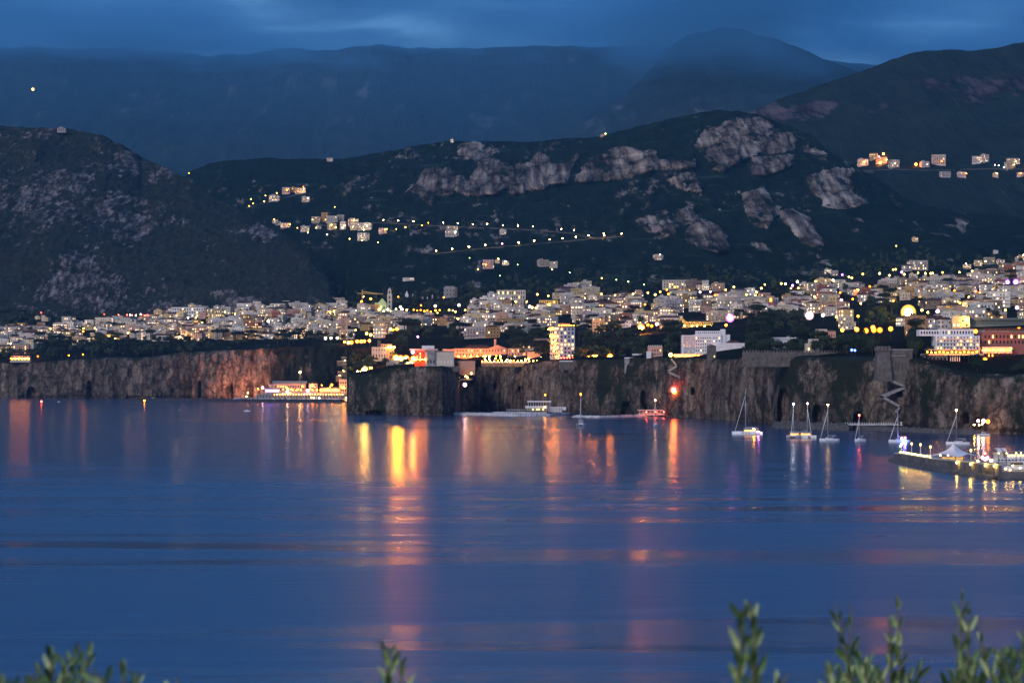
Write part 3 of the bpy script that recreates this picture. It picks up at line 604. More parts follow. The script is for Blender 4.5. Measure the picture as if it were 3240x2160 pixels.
# ================================================================== town houses
def gable(mb, w, d, z, rise, ov=0.5, mi=0):
    w2, d2 = w/2 + ov, d/2 + ov
    mb.quad([(-w2,-d2,z),(w2,-d2,z),(w2,0,z+rise),(-w2,0,z+rise)], mi); mb.quad([(w2,d2,z),(-w2,d2,z),(-w2,0,z+rise),(w2,0,z+rise)], mi)
    mb.quad([(-w2,d2,z),(-w2,-d2,z),(-w2,0,z+rise)], mi); mb.quad([(w2,-d2,z),(w2,d2,z),(w2,0,z+rise)], mi)
    mb.quad([(-w2,d2,z),(w2,d2,z),(w2,-d2,z),(-w2,-d2,z)], mi)
def hip(mb, w, d, z, rise, ov=0.5, mi=0):
    w2, d2 = w/2 + ov, d/2 + ov; r = max(0.0, w2 - d2)
    a, b_, c, e = (-w2,-d2,z), (w2,-d2,z), (w2,d2,z), (-w2,d2,z); p, q = (-r,0,z+rise), (r,0,z+rise)
    mb.quad([a,b_,q,p], mi); mb.quad([c,e,p,q], mi); mb.quad([e,a,p], mi); mb.quad([b_,c,q], mi); mb.quad([e,c,b_,a], mi)
SINK = 7.0
def house_proto(w, d, st, roof, extra):
    """walls, roof and what stands on it; returns (wall, roof) mesh builders"""
    h = st * 3.2 + 0.6; wl = MB(); rf = MB()
    wl.box(-w/2, w/2, -d/2, d/2, -SINK, h, 0, wall=True)
    if roof == 'gable': gable(rf, w, d, h + 0.01, d * 0.20)
    elif roof == 'hip': hip(rf, w, d, h + 0.01, min(w, d) * 0.20)
    else:
        for (x0, x1, y0, y1) in ((-w/2-.15, w/2+.15, -d/2-.15, -d/2+.15), (-w/2-.15, w/2+.15, d/2-.15, d/2+.15), (-w/2-.15, -w/2+.15, -d/2+.15, d/2-.15), (w/2-.15, w/2+.15, -d/2+.15, d/2-.15)):
            wl.box(x0, x1, y0, y1, h + 0.01, h + 0.9)
        rf.box(-w/2+.16, w/2-.16, -d/2+.16, d/2-.16, h + 0.02, h + 0.2)
        if extra & 1: wl.box(-w*.32, -w*.02, -d*.1, d*.35, h + .22, h + 2.8); rf.box(-w*.34, 0, -d*.12, d*.37, h + 2.81, h + 3.0)
    if extra & 2:   # balconies along the front
        for k in range(1, st): wl.box(-w*.42, w*.42, -d/2-1.2, -d/2-.003, k*3.2-.1, k*3.2+.55)
    if extra & 4:   # a lower wing
        wl.box(w/2+.003, w/2+w*.45, -d*.38, d*.4, -SINK, h*.55, 0, wall=True); rf.box(w/2+.01, w/2+w*.47, -d*.4, d*.42, h*.55+.01, h*.55+.25)
    if extra & 8: rf.box(w*.2, w*.2+.9, d*.1, d*.1+.9, h, h + 2.4)
    return wl, rf
VAR = []   # (w, d, storeys, roof, extra)
for w, d, st, roof, ex in [(12,10,2,'flat',1), (15,11,3,'flat',2), (10,9,2,'gable',8), (18,12,3,'flat',3), (13,11,3,'hip',8), (22,12,3,'flat',2), (9,9,3,'flat',0), (16,10,2,'gable',4),
                           (26,12,2,'hip',0), (12,12,4,'flat',3), (20,13,4,'flat',2), (11,8,1,'flat',4), (30,12,3,'flat',3), (14,10,2,'hip',4)]:
    VAR.append((w, d, st, roof, ex))
PAL = [('white', (0.80, 0.79, 0.76)), ('pale grey', (0.58, 0.58, 0.60)), ('cream', (0.76, 0.68, 0.52)), ('pale yellow', (0.74, 0.60, 0.34)), ('pink', (0.68, 0.45, 0.36)),
       ('ochre', (0.58, 0.38, 0.17)), ('off-white', (0.72, 0.69, 0.62)), ('brownish red', (0.40, 0.17, 0.12)), ('grey-brown', (0.34, 0.29, 0.24))]
PW = [22, 17, 16, 10, 8, 5, 16, 3, 6]
TOP = [(0,1048),(110,1042),(230,1028),(300,1030),(450,1012),(540,992),(700,985),(800,975),(900,955),(1000,955),(1090,968),(1150,990),(1250,992),(1330,996),(1450,975),(1560,955),(1650,942),
       (1750,930),(1850,920),(1950,937),(2050,918),(2120,900),(2200,912),(2400,925),(2520,928),(2600,905),(2700,890),(2780,872),(2850,846),(2920,850),(2990,876),(3080,886),(3150,874),(3240,868),(3400,870)]
BOT = [(0,1118),(130,1100),(250,1092),(600,1078),(850,1072),(1000,1076),(1090,1082),(1101,1092),(1180,1086),(1260,1062),(1400,1072),(1500,1074),(1700,1092),(1760,1084),(1900,1070),(2050,1066),(2140,1064),
       (2300,1010),(2500,1012),(2640,1042),(2800,1072),(2940,1064),(3100,1050),(3400,1044)]
# parks and groves: few or no houses, many trees
GREEN = [[(120,1070),(620,1082),(620,1125),(120,1145)], [(1270,1050),(1480,1050),(1500,1085),(1300,1090),(1250,1065)], [(1570,1055),(1740,1040),(1740,1090),(1570,1088)],
         [(1790,1045),(1960,1035),(2060,1060),(2050,1135),(1780,1135)], [(2300,1020),(2360,1005),(2600,1005),(2640,1110),(2360,1110),(2330,1060)], [(2700,960),(2850,960),(2860,1040),(2720,1035)],
         [(2640,1075),(2930,1080),(2930,1130),(2640,1120)], [(2140,960),(2230,955),(2230,972),(2140,972)], [(1180,1120),(1300,1040),(1250,1100)],
         [(0,985),(260,985),(230,1030),(0,1040)], [(250,1060),(380,1070),(380,1085),(250,1080)], [(1330,980),(1480,975),(1480,1000),(1330,1000)],
 [(1470,1085),(1740,1088),(1740,1130),(1480,1140)], [(1990,1050),(2160,1040),(2160,1122),(2040,1128),(1990,1100)], [(2330,1050),(2660,1040),(2760,1118),(2360,1118)], [(1110,1100),(1180,1095),(1180,1172),(1112,1172)],
 [(1215,1060),(1330,1040),(1400,1090),(1230,1120)], [(2640,1060),(2920,1060),(2940,1140),(2780,1110),(2640,1095)], [(2900,1090),(3300,1060),(3300,1178),(3100,1178),(2960,1150)]]
def in_green(px, py): 
    a = np.array([float(px)]); b = np.array([float(py)])
    return any(inpoly(a, b, g)[0] for g in GREEN)
HERO = [(1735,1000,1825,1140),(2150,1025,2370,1150),(2045,1080,2105,1140),(2135,990,2262,1042),(2420,930,2495,995),(2900,1040,3110,1170),(3105,1020,3300,1200),(1165,900,1300,992),(1395,900,1450,948),
        (1165,1070,1250,1150),(1285,1070,1610,1200),(2765,1040,2890,1130),(2425,1050,2525,1110),(2540,1020,2650,1110),(2840,950,2905,1010),(1325,1030,1425,1066),(1560,915,1672,960),(2060,870,2185,925)]
def in_hero(px, py): return any(a <= px <= c and b <= py <= d for a, b, c, d in HERO)
rng = random.Random(21)
placed = []; cells = {}
def free(x, y, r):
    cx, cy = int(x // 40), int(y // 40)
    for i in (-1, 0, 1):
        for j in (-1, 0, 1):
            for (a, b, q) in cells.get((cx+i, cy+j), ()):
                if math.hypot(a-x, b-y) < (r + q) * 0.80: return False
    return True
def claim(x, y, r): cells.setdefault((int(x // 40), int(y // 40)), []).append((x, y, r))
HS = []      # houses: dict(loc, rz, v, col, px, py, size)
def put_house(px, py, v, ci, rz, sc=1.0, force=False):
    p = ground(px, py); w, d = VAR[v][0]*sc, VAR[v][1]*sc; r = math.sqrt(w*d)/2
    if not force:
        if not free(p.x, p.y, r): return False
        wp, hp = w * sc * F / p.y * 0.5 + 3, (VAR[v][2]*3.2 + 2) * sc * F / p.y + 3
        if any(abs(px - l[0]) < wp and py - hp < l[1] < py + 6 for l in VIS): return False
    claim(p.x, p.y, r)
    HS.append(dict(loc=p, rz=rz, v=v, ci=ci, px=px, py=py, sc=sc, w=w*F/p.y, h=(VAR[v][2]*3.2+1.5)*sc*F/p.y)); return True
# single houses and hamlets on the slopes: (px, row of the base, width in the photo, variant, colour)
for px, py, wpx, v, ci in [(868,636,40,3,0),(905,612,34,1,6),(950,611,44,5,2),(968,638,34,3,1),(930,606,26,0,5),(871,706,22,0,1),(903,720,40,5,0),(880,712,24,3,1),(965,732,36,3,6),(1000,704,34,1,2),(1031,700,30,6,5),(1052,702,50,5,0),
        (1078,696,30,1,6),(1088,724,26,9,0),(1118,712,42,3,0),(1122,727,34,1,6),(1155,726,56,5,0),(1150,760,44,10,0),(1050,724,34,0,2),(1008,724,22,0,1),(1210,738,30,1,1),(1430,733,48,5,0),(1430,748,52,5,1),(1592,740,28,0,6),(1545,848,48,1,1),(1575,832,20,0,6),
        (1718,842,44,3,6),(1752,846,34,1,6),(1600,838,26,0,1),(1292,888,46,8,0),(2085,822,34,3,6),(2076,816,20,0,6),(1044,510,26,5,0),(1430,451,12,6,0),(1906,432,14,0,6),
        (2730,524,44,3,6),(2765,504,34,1,5),(2790,516,48,5,2),(2828,528,40,1,1),(2970,522,60,10,0),(2960,516,24,3,6),(3090,516,38,1,0),(3116,512,26,9,0),(3205,520,50,5,6),(3195,532,40,3,2),(2990,560,44,5,1),(3042,560,34,3,0),(2925,528,34,0,6),(3150,560,24,0,6),(3228,560,26,1,1),
        (3060,850,30,3,1),(3095,842,34,1,6),(3130,836,40,1,2),(3165,836,30,0,1),(3150,802,20,0,0),(2620,866,30,0,6),(2640,872,30,1,1),(3230,824,30,0,4),(3225,830,30,1,6),(2895,764,26,0,3),(146,1015,32,1,2),(120,1010,20,0,2),(205,1023,24,0,4)]:
    p = ground(px, py); put_house(px, py, v, ci, rng.uniform(-.35, .35), max(0.4, .74 * wpx * p.y / F / VAR[v][0]), True)
tries = 0
rows = []
for tries in range(16000):
    px = rng.uniform(-30, 3290); a, b = float(itp(px, TOP)), float(itp(px, BOT)); py = a + (b - a) * rng.random() ** 0.92
    if in_hero(px, py): continue
    g = in_green(px, py)
    if g and rng.random() > 0.03: continue
    v = rng.choices(range(14), [8,9,6,8,6,6,6,5,4,5,5,4,3,5])[0]
    put_house(px, py, v, rng.choices(range(9), PW)[0], rng.choice((0, 0, 0, math.pi/2)) + rng.gauss(0.12 if px > 1500 else -0.1, 0.22), rng.uniform(0.82, 1.12))
    if len(HS) >= 1250: break
print('houses', len(HS), 'tries', tries)
HS.sort(key=lambda h: -h['w'] * h['h'])
SOLO, REST = HS[:285], HS[285:]

def color_of(ci):
    j = rng.uniform(0.66, 1.02); c = PAL[ci][1]; return tuple(min(0.85, x * j * k * rng.uniform(0.97, 1.03)) for x, k in zip(c, (1.04, .98, .88)))
# every thing gets a label made from its own looks and where it stands among the landmarks
LMK = [('the tall orange-lit hotel', 1780, 1080), ('the white clifftop hotel', 2260, 1090), ('the yellow-lit gabled hall', 2200, 1022), ('the orange-lit bell tower', 2439, 962),
       ('the big yellow floodlight', 2874, 988), ('the red and grey villa', 1340, 1128), ('the castle-like pink house', 1205, 1115), ('the domed bell tower', 1232, 940),
       ('the square grey tower', 1424, 925), ('the terraced cliff hotel', 3010, 1105), ('the two purple lights', 3200, 892), ('the large bright orange lamp', 2028, 1037), ('the purple lamp', 2310, 1006),
       ('the pink lamp', 2561, 998), ('the three white lamps', 1048, 1069), ('the red roadside lights', 430, 996), ('the boat harbour', 950, 1235), ('the hillside village', 1050, 715),
       ('the hill road lamps', 1640, 745), ('the uppermost hamlet', 880, 625), ('the orange-lit mountain village', 2800, 510), ('the orange-lit clifftop terrace', 60, 1134),
       ('the white barn-like block', 1292, 882), ('the battlemented wall', 2600, 1118), ('the bastion tower', 2810, 1120), ('the white towered hotel', 690, 985), ('the long pink hotel', 1500, 1105), ('the pale arcaded block', 1580, 930)]
NUM = ['leftmost'] + [n + ' from left' for n in 'second third fourth fifth sixth seventh eighth ninth tenth eleventh twelfth thirteenth fourteenth fifteenth sixteenth seventeenth eighteenth nineteenth twentieth twenty-first twenty-second twenty-third twenty-fourth twenty-fifth twenty-sixth twenty-seventh twenty-eighth twenty-ninth thirtieth'.split()]
def where(px, py, own=None):
    c = [(abs(px-x) + 1.7*abs(py-y), n, x, y) for n, x, y in LMK if n != own]; _, n, x, y = min(c); dx, dy = px - x, py - y
    hs = '' if abs(dx) < 22 else ('left of' if dx < 0 else 'right of'); vs = '' if abs(dy) < 12 else ('above' if dy < 0 else 'below')
    far = 'just ' if abs(dx) + 1.7*abs(dy) < 60 else ('' if abs(dx) + 1.7*abs(dy) < 150 else 'well ')
    if hs and vs:
        s = (far + vs + ' and ' + hs) if abs(dy)*2.2 > abs(dx) * 0.7 else far + hs
    else: s = far + (vs or hs) if (vs or hs) else 'beside'
    return s + ' ' + n
def label_all(items):
    """items: list of dict(obj, a=what it looks like, px, py); same looks in the same place are told apart by counting from the left"""
    gr = {}
    for it in items: gr.setdefault((it['a'], where(it['px'], it['py'])), []).append(it)
    for (a, w_), l in gr.items():
        l.sort(key=lambda i: i['px'])
        for k, it in enumerate(l):
            if len(l) == 1: s = a + ' ' + w_
            elif len(l) == 2: s = ('left-hand ' if k == 0 else 'right-hand ') + a + ' ' + w_
            elif k == len(l) - 1: s = 'rightmost ' + a + ' ' + w_
            else: s = NUM[min(k, 29)] + ' ' + a + ' ' + w_
            if len(s.split()) > 16: s = s.replace('well ', '').replace('just ', '')
            if len(s.split()) > 16: s = s.replace(' and left of', ', left of').replace(' and right of', ', right of')
            it['obj']['label'] = s
STW = {1: 'one-storey', 2: 'two-storey', 3: 'three-storey', 4: 'four-storey'}
RFW = {'flat': 'flat-roofed', 'gable': 'gabled', 'hip': 'hip-roofed'}
protoH = {}; its = []
for h in SOLO:
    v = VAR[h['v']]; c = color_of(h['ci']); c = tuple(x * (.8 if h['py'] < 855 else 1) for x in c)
    if h['v'] not in protoH:
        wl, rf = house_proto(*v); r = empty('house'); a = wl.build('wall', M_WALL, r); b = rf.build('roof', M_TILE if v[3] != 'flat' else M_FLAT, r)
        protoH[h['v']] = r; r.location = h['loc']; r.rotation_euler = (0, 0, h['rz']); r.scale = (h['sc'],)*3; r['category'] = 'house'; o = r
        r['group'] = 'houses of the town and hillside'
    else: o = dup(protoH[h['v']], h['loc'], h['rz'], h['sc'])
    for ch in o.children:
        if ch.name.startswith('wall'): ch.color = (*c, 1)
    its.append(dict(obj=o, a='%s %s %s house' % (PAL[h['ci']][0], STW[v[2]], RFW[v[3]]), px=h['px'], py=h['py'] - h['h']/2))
label_all(its)
# the rest of the houses, too many and too small to be told apart
big = MB(); tints = []; rnds = []
for h in REST:
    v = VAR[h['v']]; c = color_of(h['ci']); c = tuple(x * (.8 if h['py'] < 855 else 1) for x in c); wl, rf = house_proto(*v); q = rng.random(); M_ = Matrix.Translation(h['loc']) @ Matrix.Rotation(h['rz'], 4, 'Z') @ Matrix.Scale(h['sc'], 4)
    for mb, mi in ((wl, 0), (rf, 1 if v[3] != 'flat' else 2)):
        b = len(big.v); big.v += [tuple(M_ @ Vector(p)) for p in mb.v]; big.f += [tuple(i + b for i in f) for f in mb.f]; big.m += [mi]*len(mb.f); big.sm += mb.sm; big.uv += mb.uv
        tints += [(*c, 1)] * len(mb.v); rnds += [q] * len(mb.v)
ho = big.build('distant_houses', [M_WALLS, M_TILE, M_FLAT]); ho['kind'] = 'stuff'
a = ho.data.color_attributes.new('tint', 'FLOAT_COLOR', 'POINT'); a.data.foreach_set('color', [x for t_ in tints for x in t_])
a = ho.data.attributes.new('rnd', 'FLOAT', 'POINT'); a.data.foreach_set('value', rnds)

# ================================================================== lamps
_lp = {}
def lamp(head, base_z, col, rad, I, name='street_lamp', group='street lamps of the town and hillside'):
    hgt = max(1.0, head.z - base_z); st = I / (math.pi * rad * rad); k = (col, round(rad, 2), round(I), name)
    if k not in _lp:
        r = empty(name); mb = MB(); mb.tube([(0,0,-0.6),(0,0,1.0)], [0.16, 0.10], 6); mb.build('post', M_METAL, r)
        g = MB(); g.ball((0, 0, 0), rad, 10, 6); gl = g.build('lamp_globe', lampmat(col, st), r)
        if rad > .6: g = MB(); g.ball((0, 0, 0), rad * (1.6 if rad < 1.5 else 2.0), 12, 8); g.build('bloom_shell', bloommat(col), gl)  # added glow halo round the larger globes, not a glass part
        _lp[k] = r; o = r
        r['category'] = 'lamp'; r['group'] = group
    else: o = dup(_lp[k], (0, 0, 0))
    o.location = (head.x, head.y, base_z)
    for ch in o.children:
        if ch.name.startswith('post'): ch.scale = (1, 1, hgt)
        else: ch.location = (0, 0, hgt)
    return o
COLW = {'warm': 'warm white', 'yellow': 'yellow', 'orange': 'orange', 'white': 'white', 'cool': 'cold white', 'pink': 'pink', 'purple': 'purple', 'magenta': 'magenta', 'red': 'red', 'salmon': 'reddish', 'amber': 'orange', 'green': 'greenish', 'blue': 'blue'}
its = []
for px, py, col, rad, I in LAMPS:
    p = ground(px, py + 20); p = ground(px, py + 8.0 * F / p.y * (0.7 if py < 860 else 1)); head = W(px, py, p.y)
    o = lamp(head, p.z, col, rad * rng.choice((.85, 1, 1.1)), I * rng.choice((.45, .8, 1.3))); a = ('big glowing ' if rad > 1.2 else 'lit ') + COLW[col] + ' street lamp'
    its.append(dict(obj=o, a=a, px=px, py=py))
# small lamps in the lanes between the houses
cand = [h for h in HS if h['py'] > 860]; rng.shuffle(cand); cand = [h for h in HS if h['py'] <= 855][::2] + cand
for h in cand:
    if len(its) >= 292: break
    q = h['loc'] + Vector((rng.uniform(-.5, .5) * VAR[h['v']][0], -VAR[h['v']][1] * 0.5 - rng.uniform(4, 8), 0)); px = CX + q.x * F / q.y
    if q.y < cliffD(px) + 20: continue
    col = rng.choices(['warm', 'yellow', 'orange', 'white'], [9, 6, 3 if h['px'] < 900 else 6, 4])[0]
    head = Vector((q.x, q.y, h['loc'].z + rng.uniform(4.5, 7.0)))
    o = lamp(head, h['loc'].z - 2.5, col, 0.42, rng.choice((260, 420, 700)) if h['py'] > 860 else 60); its.append(dict(obj=o, a='small ' + COLW[col] + ' street lamp', px=px, py=HY - (head.z - H) * F / head.y))
label_all(its)

# ---- the roads the lamps stand along
M_ROAD = simple('road_surface', (0.10, 0.093, 0.08), .95, noise=.2, scale=.1, spec=0)
def road(pts):
    P = []
    for (a, b), (c, d) in zip(pts[:-1], pts[1:]):
        for k in range(10): t = k/10; P.append(ground(a + (c-a)*t, b + (d-b)*t))
    P.append(ground(*pts[-1])); mb = MB(); z = [p.z for p in P]; z = [sum(z[max(0, i-3):i+4]) / len(z[max(0, i-3):i+4]) for i in range(len(z))]
    yy = [p.y for p in P]; yy = [sum(yy[max(0, i-3):i+4]) / len(yy[max(0, i-3):i+4]) for i in range(len(yy))]
    for i in range(len(P)-1):
        a, c = P[i], P[i+1]
        mb.quad([(a.x, yy[i]-3, z[i]+.7), (c.x, yy[i+1]-3, z[i+1]+.7), (c.x, yy[i+1]+3, z[i+1]+.9), (a.x, yy[i]+3, z[i]+.9)]); mb.quad([(a.x, yy[i]-3, z[i]-5), (c.x, yy[i+1]-3, z[i+1]-5), (c.x, yy[i+1]-3, z[i+1]+.7), (a.x, yy[i]-3, z[i]+.7)])
    o = mb.build('road', M_ROAD); o['kind'] = 'structure'
for pts in ([(990,704),(1062,722),(1120,704),(1213,706),(1308,711),(1403,716),(1496,721),(1591,723),(1686,728),(1776,736),(1816,739),(1862,752),(1912,752),(1972,748)], [(1345,800),(1380,803),(1431,797),(1536,785),(1641,777),(1739,768),(1822,760),(1912,753)], [(780,660),(840,640),(905,625),(960,612)], [(2720,540),(2830,536),(2960,540),(3100,534),(3250,536)], [(0,1003),(150,998),(300,1001),(480,1003),(600,1005)]): road(pts)
# ================================================================== trees
def leaf_material(name, a, b):
    m, t, bs = mat_new(name); g = N(t, 'ShaderNodeNewGeometry'); oi = N(t, 'ShaderNodeObjectInfo')
    n = N(t, 'ShaderNodeTexNoise', inp={'Scale': 0.45, 'Detail': 3.0}); L(t, g.outputs['Position'], n.inputs[0])
    f = mth(t, 'ADD', mth(t, 'MULTIPLY', n.outputs[0], 0.8), mth(t, 'MULTIPLY', oi.outputs['Random'], 0.35))
    r = ramp(t, [(0.35, a), (0.85, b)], f); L(t, r.outputs[0], bs.inputs['Base Color']); bs.inputs['Roughness'].default_value = 0.8; bs.inputs['Specular IOR Level'].default_value = 0.15
    return m
M_LEAF = leaf_material('leaves', (0.014, 0.028, 0.012), (0.065, 0.088, 0.040)); M_PINE = leaf_material('pine_needles', (0.010, 0.022, 0.011), (0.045, 0.062, 0.030))
M_BARK = simple('bark', (0.07, 0.05, 0.035), 0.95)
def crown_mesh(kind, seed, n, q):
    rg = np.random.RandomState(seed); mb = MB()
    if kind == 'pine': lobes = [(Vector((rg.uniform(-5.5, 5.5), rg.uniform(-5.5, 5.5), 12.5 + rg.uniform(-.8, 1.2))), rg.uniform(2.4, 3.6), 0.48) for _ in range(11)]
    elif kind == 'broad': lobes = [(Vector((rg.uniform(-3, 3), rg.uniform(-3, 3), rg.uniform(4.5, 9))), rg.uniform(1.8, 3.0), 0.9) for _ in range(10)]
    elif kind == 'cypress': lobes = [(Vector((rg.uniform(-.25, .25), rg.uniform(-.25, .25), 2 + k * 1.5)), 1.35 * (1 - k/11) + 0.35, 1.4) for k in range(9)]
    else: lobes = [(Vector((rg.uniform(-2.5, 2.5), rg.uniform(-2.5, 2.5), rg.uniform(1, 3.5))), rg.uniform(1.2, 2.2), 0.8) for _ in range(7)]
    for i in range(n):
        c, r, sq = lobes[i % len(lobes)]; d = Vector(rg.normal(size=3)); d.normalize(); rr = r * rg.uniform(0.55, 1.08)
        p = c + Vector((d.x * rr, d.y * rr, d.z * rr * sq)); nn = (d + Vector(rg.normal(size=3)) * 0.5).normalized()
        u = nn.cross(Vector((0.3, 0.2, 1))).normalized(); w = nn.cross(u); s1, s2 = q * rg.uniform(0.5, 1.2), q * rg.uniform(0.5, 1.2)
        mb.quad([p - u*s1, p - w*s2, p + u*s1, p + w*s2])
    return mb
def trunk_mesh(kind, seed):
    rg = random.Random(seed); mb = MB()
    hgt = {'pine': 11.5, 'broad': 5.5, 'cypress': 2.5, 'bush': 1.2}[kind]; r0 = {'pine': 0.45, 'broad': 0.35, 'cypress': 0.2, 'bush': 0.12}[kind]
    mb.tube([(0,0,-3),(0.1,0,hgt*.5),(0.25,0.1,hgt)], [r0*1.3, r0, r0*.6], 7)
    if kind in ('pine', 'broad'):
        for k in range(6):
            a = k*1.05 + rg.random()*.5; R_ = 4.3 if kind == 'pine' else 2.4; mb.tube([(0.2,0,hgt*.86),(math.cos(a)*R_*.5, math.sin(a)*R_*.5, hgt*1.0),(math.cos(a)*R_, math.sin(a)*R_, hgt*1.1)], [r0*.45, r0*.3, r0*.12], 5)
    return mb
TK = []
for kind, name, cnt, q in (('pine', 'pine_tree', 900, 0.62), ('pine', 'pine_tree', 900, 0.62), ('broad', 'broadleaf_tree', 800, 0.55), ('broad', 'broadleaf_tree', 800, 0.55), ('cypress', 'cypress_tree', 500, 0.40), ('bush', 'bush', 350, 0.4)):
    TK.append([kind, name, crown_mesh(kind, len(TK) + 3, cnt, q), trunk_mesh(kind, len(TK)), None])
rt = random.Random(5); TR = []
def tree_at(p, k, sc, px, py): TR.append(dict(loc=p, k=k, sc=sc, px=px, py=py, size=sc * F / p.y * (15 if k < 2 else 8)))
for gi, g in enumerate(GREEN):
    xs_, ys_ = [a[0] for a in g], [a[1] for a in g]; area = (max(xs_)-min(xs_)) * (max(ys_)-min(ys_)); cnt = int(area / (430 if gi not in (0, 9) else 300)); c = 0
    for _ in range(cnt * 6):
        px, py = rt.uniform(min(xs_), max(xs_)), rt.uniform(min(ys_), max(ys_))
        if not inpoly(np.array([px]), np.array([py]), g)[0]: continue
        if px > 1100 and py > float(cliffTop(px)) - 2: continue
        if in_hero(px, py): continue
        hp = 10 * F / ground(px, py).y
        if any(abs(px - l[0]) < 22 and py - hp * 1.4 < l[1] < py + 4 for l in VIS): continue
        tree_at(ground(px, py), rt.choices(range(6), [3, 3, 5, 5, 1.3, 3])[0], rt.uniform(0.6, 1.1), px, py); c += 1
        if c >= cnt: break
# along the cliff edges
for px in np.arange(-20, 1095, 13): tree_at(ground(px + rt.uniform(-5, 5), float(cliffTop(px)) - rt.uniform(3, 30)), rt.choice((2, 3, 5, 3, 0)), rt.uniform(0.7, 1.2), px, float(cliffTop(px)) - 14)
for a, b, st in ((1104, 1170, 9), (1215, 1290, 14), (1445, 1500, 8), (1800, 2040, 9), (2362, 2770, 12), (2882, 2960, 9), (3215, 3300, 10)):
    for px in np.arange(a, b, st): tree_at(ground(px + rt.uniform(-4, 4), float(cliffTop(px)) - rt.uniform(5, 22)), rt.choice((2, 3, 5, 5)), rt.uniform(0.6, 1.0), px, float(cliffTop(px)) - 14)
for _ in range(420):   # gardens between the houses
    px = rt.uniform(-20, 3280); py = float(itp(px, TOP)) + (float(itp(px, BOT)) - float(itp(px, TOP))) * rt.random()
    if in_hero(px, py): continue
    p = ground(px, py)
    if any(abs(px - l[0]) < 10 and py - 30 < l[1] < py for l in VIS) or not free(p.x, p.y, 3.0): continue
    tree_at(p, rt.choices(range(6), [2, 2, 5, 5, 2, 4])[0], rt.uniform(0.6, 1.0), px, py)
TR.sort(key=lambda d: -d['size']); its = []
for t_ in TR[:290]:
    k = TK[t_['k']]
    if k[4] is None:
        r = empty(k[1]); k[2].build('crown', M_PINE if k[0] in ('pine', 'cypress') else M_LEAF, r); k[3].build('trunk', M_BARK, r); k[4] = r; o = r; r.location = t_['loc']
        r['category'] = {'pine': 'tree', 'broad': 'tree', 'cypress': 'tree', 'bush': 'shrub'}[k[0]]; r['group'] = 'trees of the town'; r.scale = (t_['sc'],)*3
    else: o = dup(k[4], t_['loc'], rt.uniform(0, 6.28), t_['sc'])
    its.append(dict(obj=o, a={'pine': 'flat-crowned umbrella pine', 'broad': 'round-crowned tree', 'cypress': 'slim dark cypress', 'bush': 'low dark bush'}[k[0]], px=t_['px'], py=t_['py'] - 8))
label_all(its)
fo = MB(); lite = [crown_mesh(k, 40+i, c, q) for i, (k, c, q) in enumerate((('pine', 150, 1.3), ('broad', 130, 1.15), ('bush', 60, 0.9)))]
def scatter(p, k, sc):
    mb = lite[k]; a = rt.uniform(0, 6.28); ca, sa = math.cos(a)*sc, math.sin(a)*sc; b = len(fo.v)
    fo.v += [(p.x + x*ca - y*sa, p.y + x*sa + y*ca, p.z + z*sc) for x, y, z in mb.v]; fo.f += [tuple(i + b for i in f) for f in mb.f]; fo.m += [0]*len(mb.f); fo.sm += mb.sm; fo.uv += mb.uv
for t_ in TR[290:]: scatter(t_['loc'], 0 if t_['k'] < 2 else (1 if t_['k'] < 5 else 2), t_['sc'])
for _ in range(900):   # the wooded slope just above the town
    px = rt.uniform(-20, 3260); py = float(itp(px, TOP)) - rt.uniform(0, 1)**1.5 * 60 - 2
    if any(abs(px - l[0]) < 9 and py - 24 < l[1] < py for l in LAMPS): continue
    scatter(ground(px, py), rt.choice((1, 2, 2)), rt.uniform(0.6, 1.0))
w_ = fo.build('woodland', M_LEAF); w_['kind'] = 'stuff'
print('trees', len(TR))
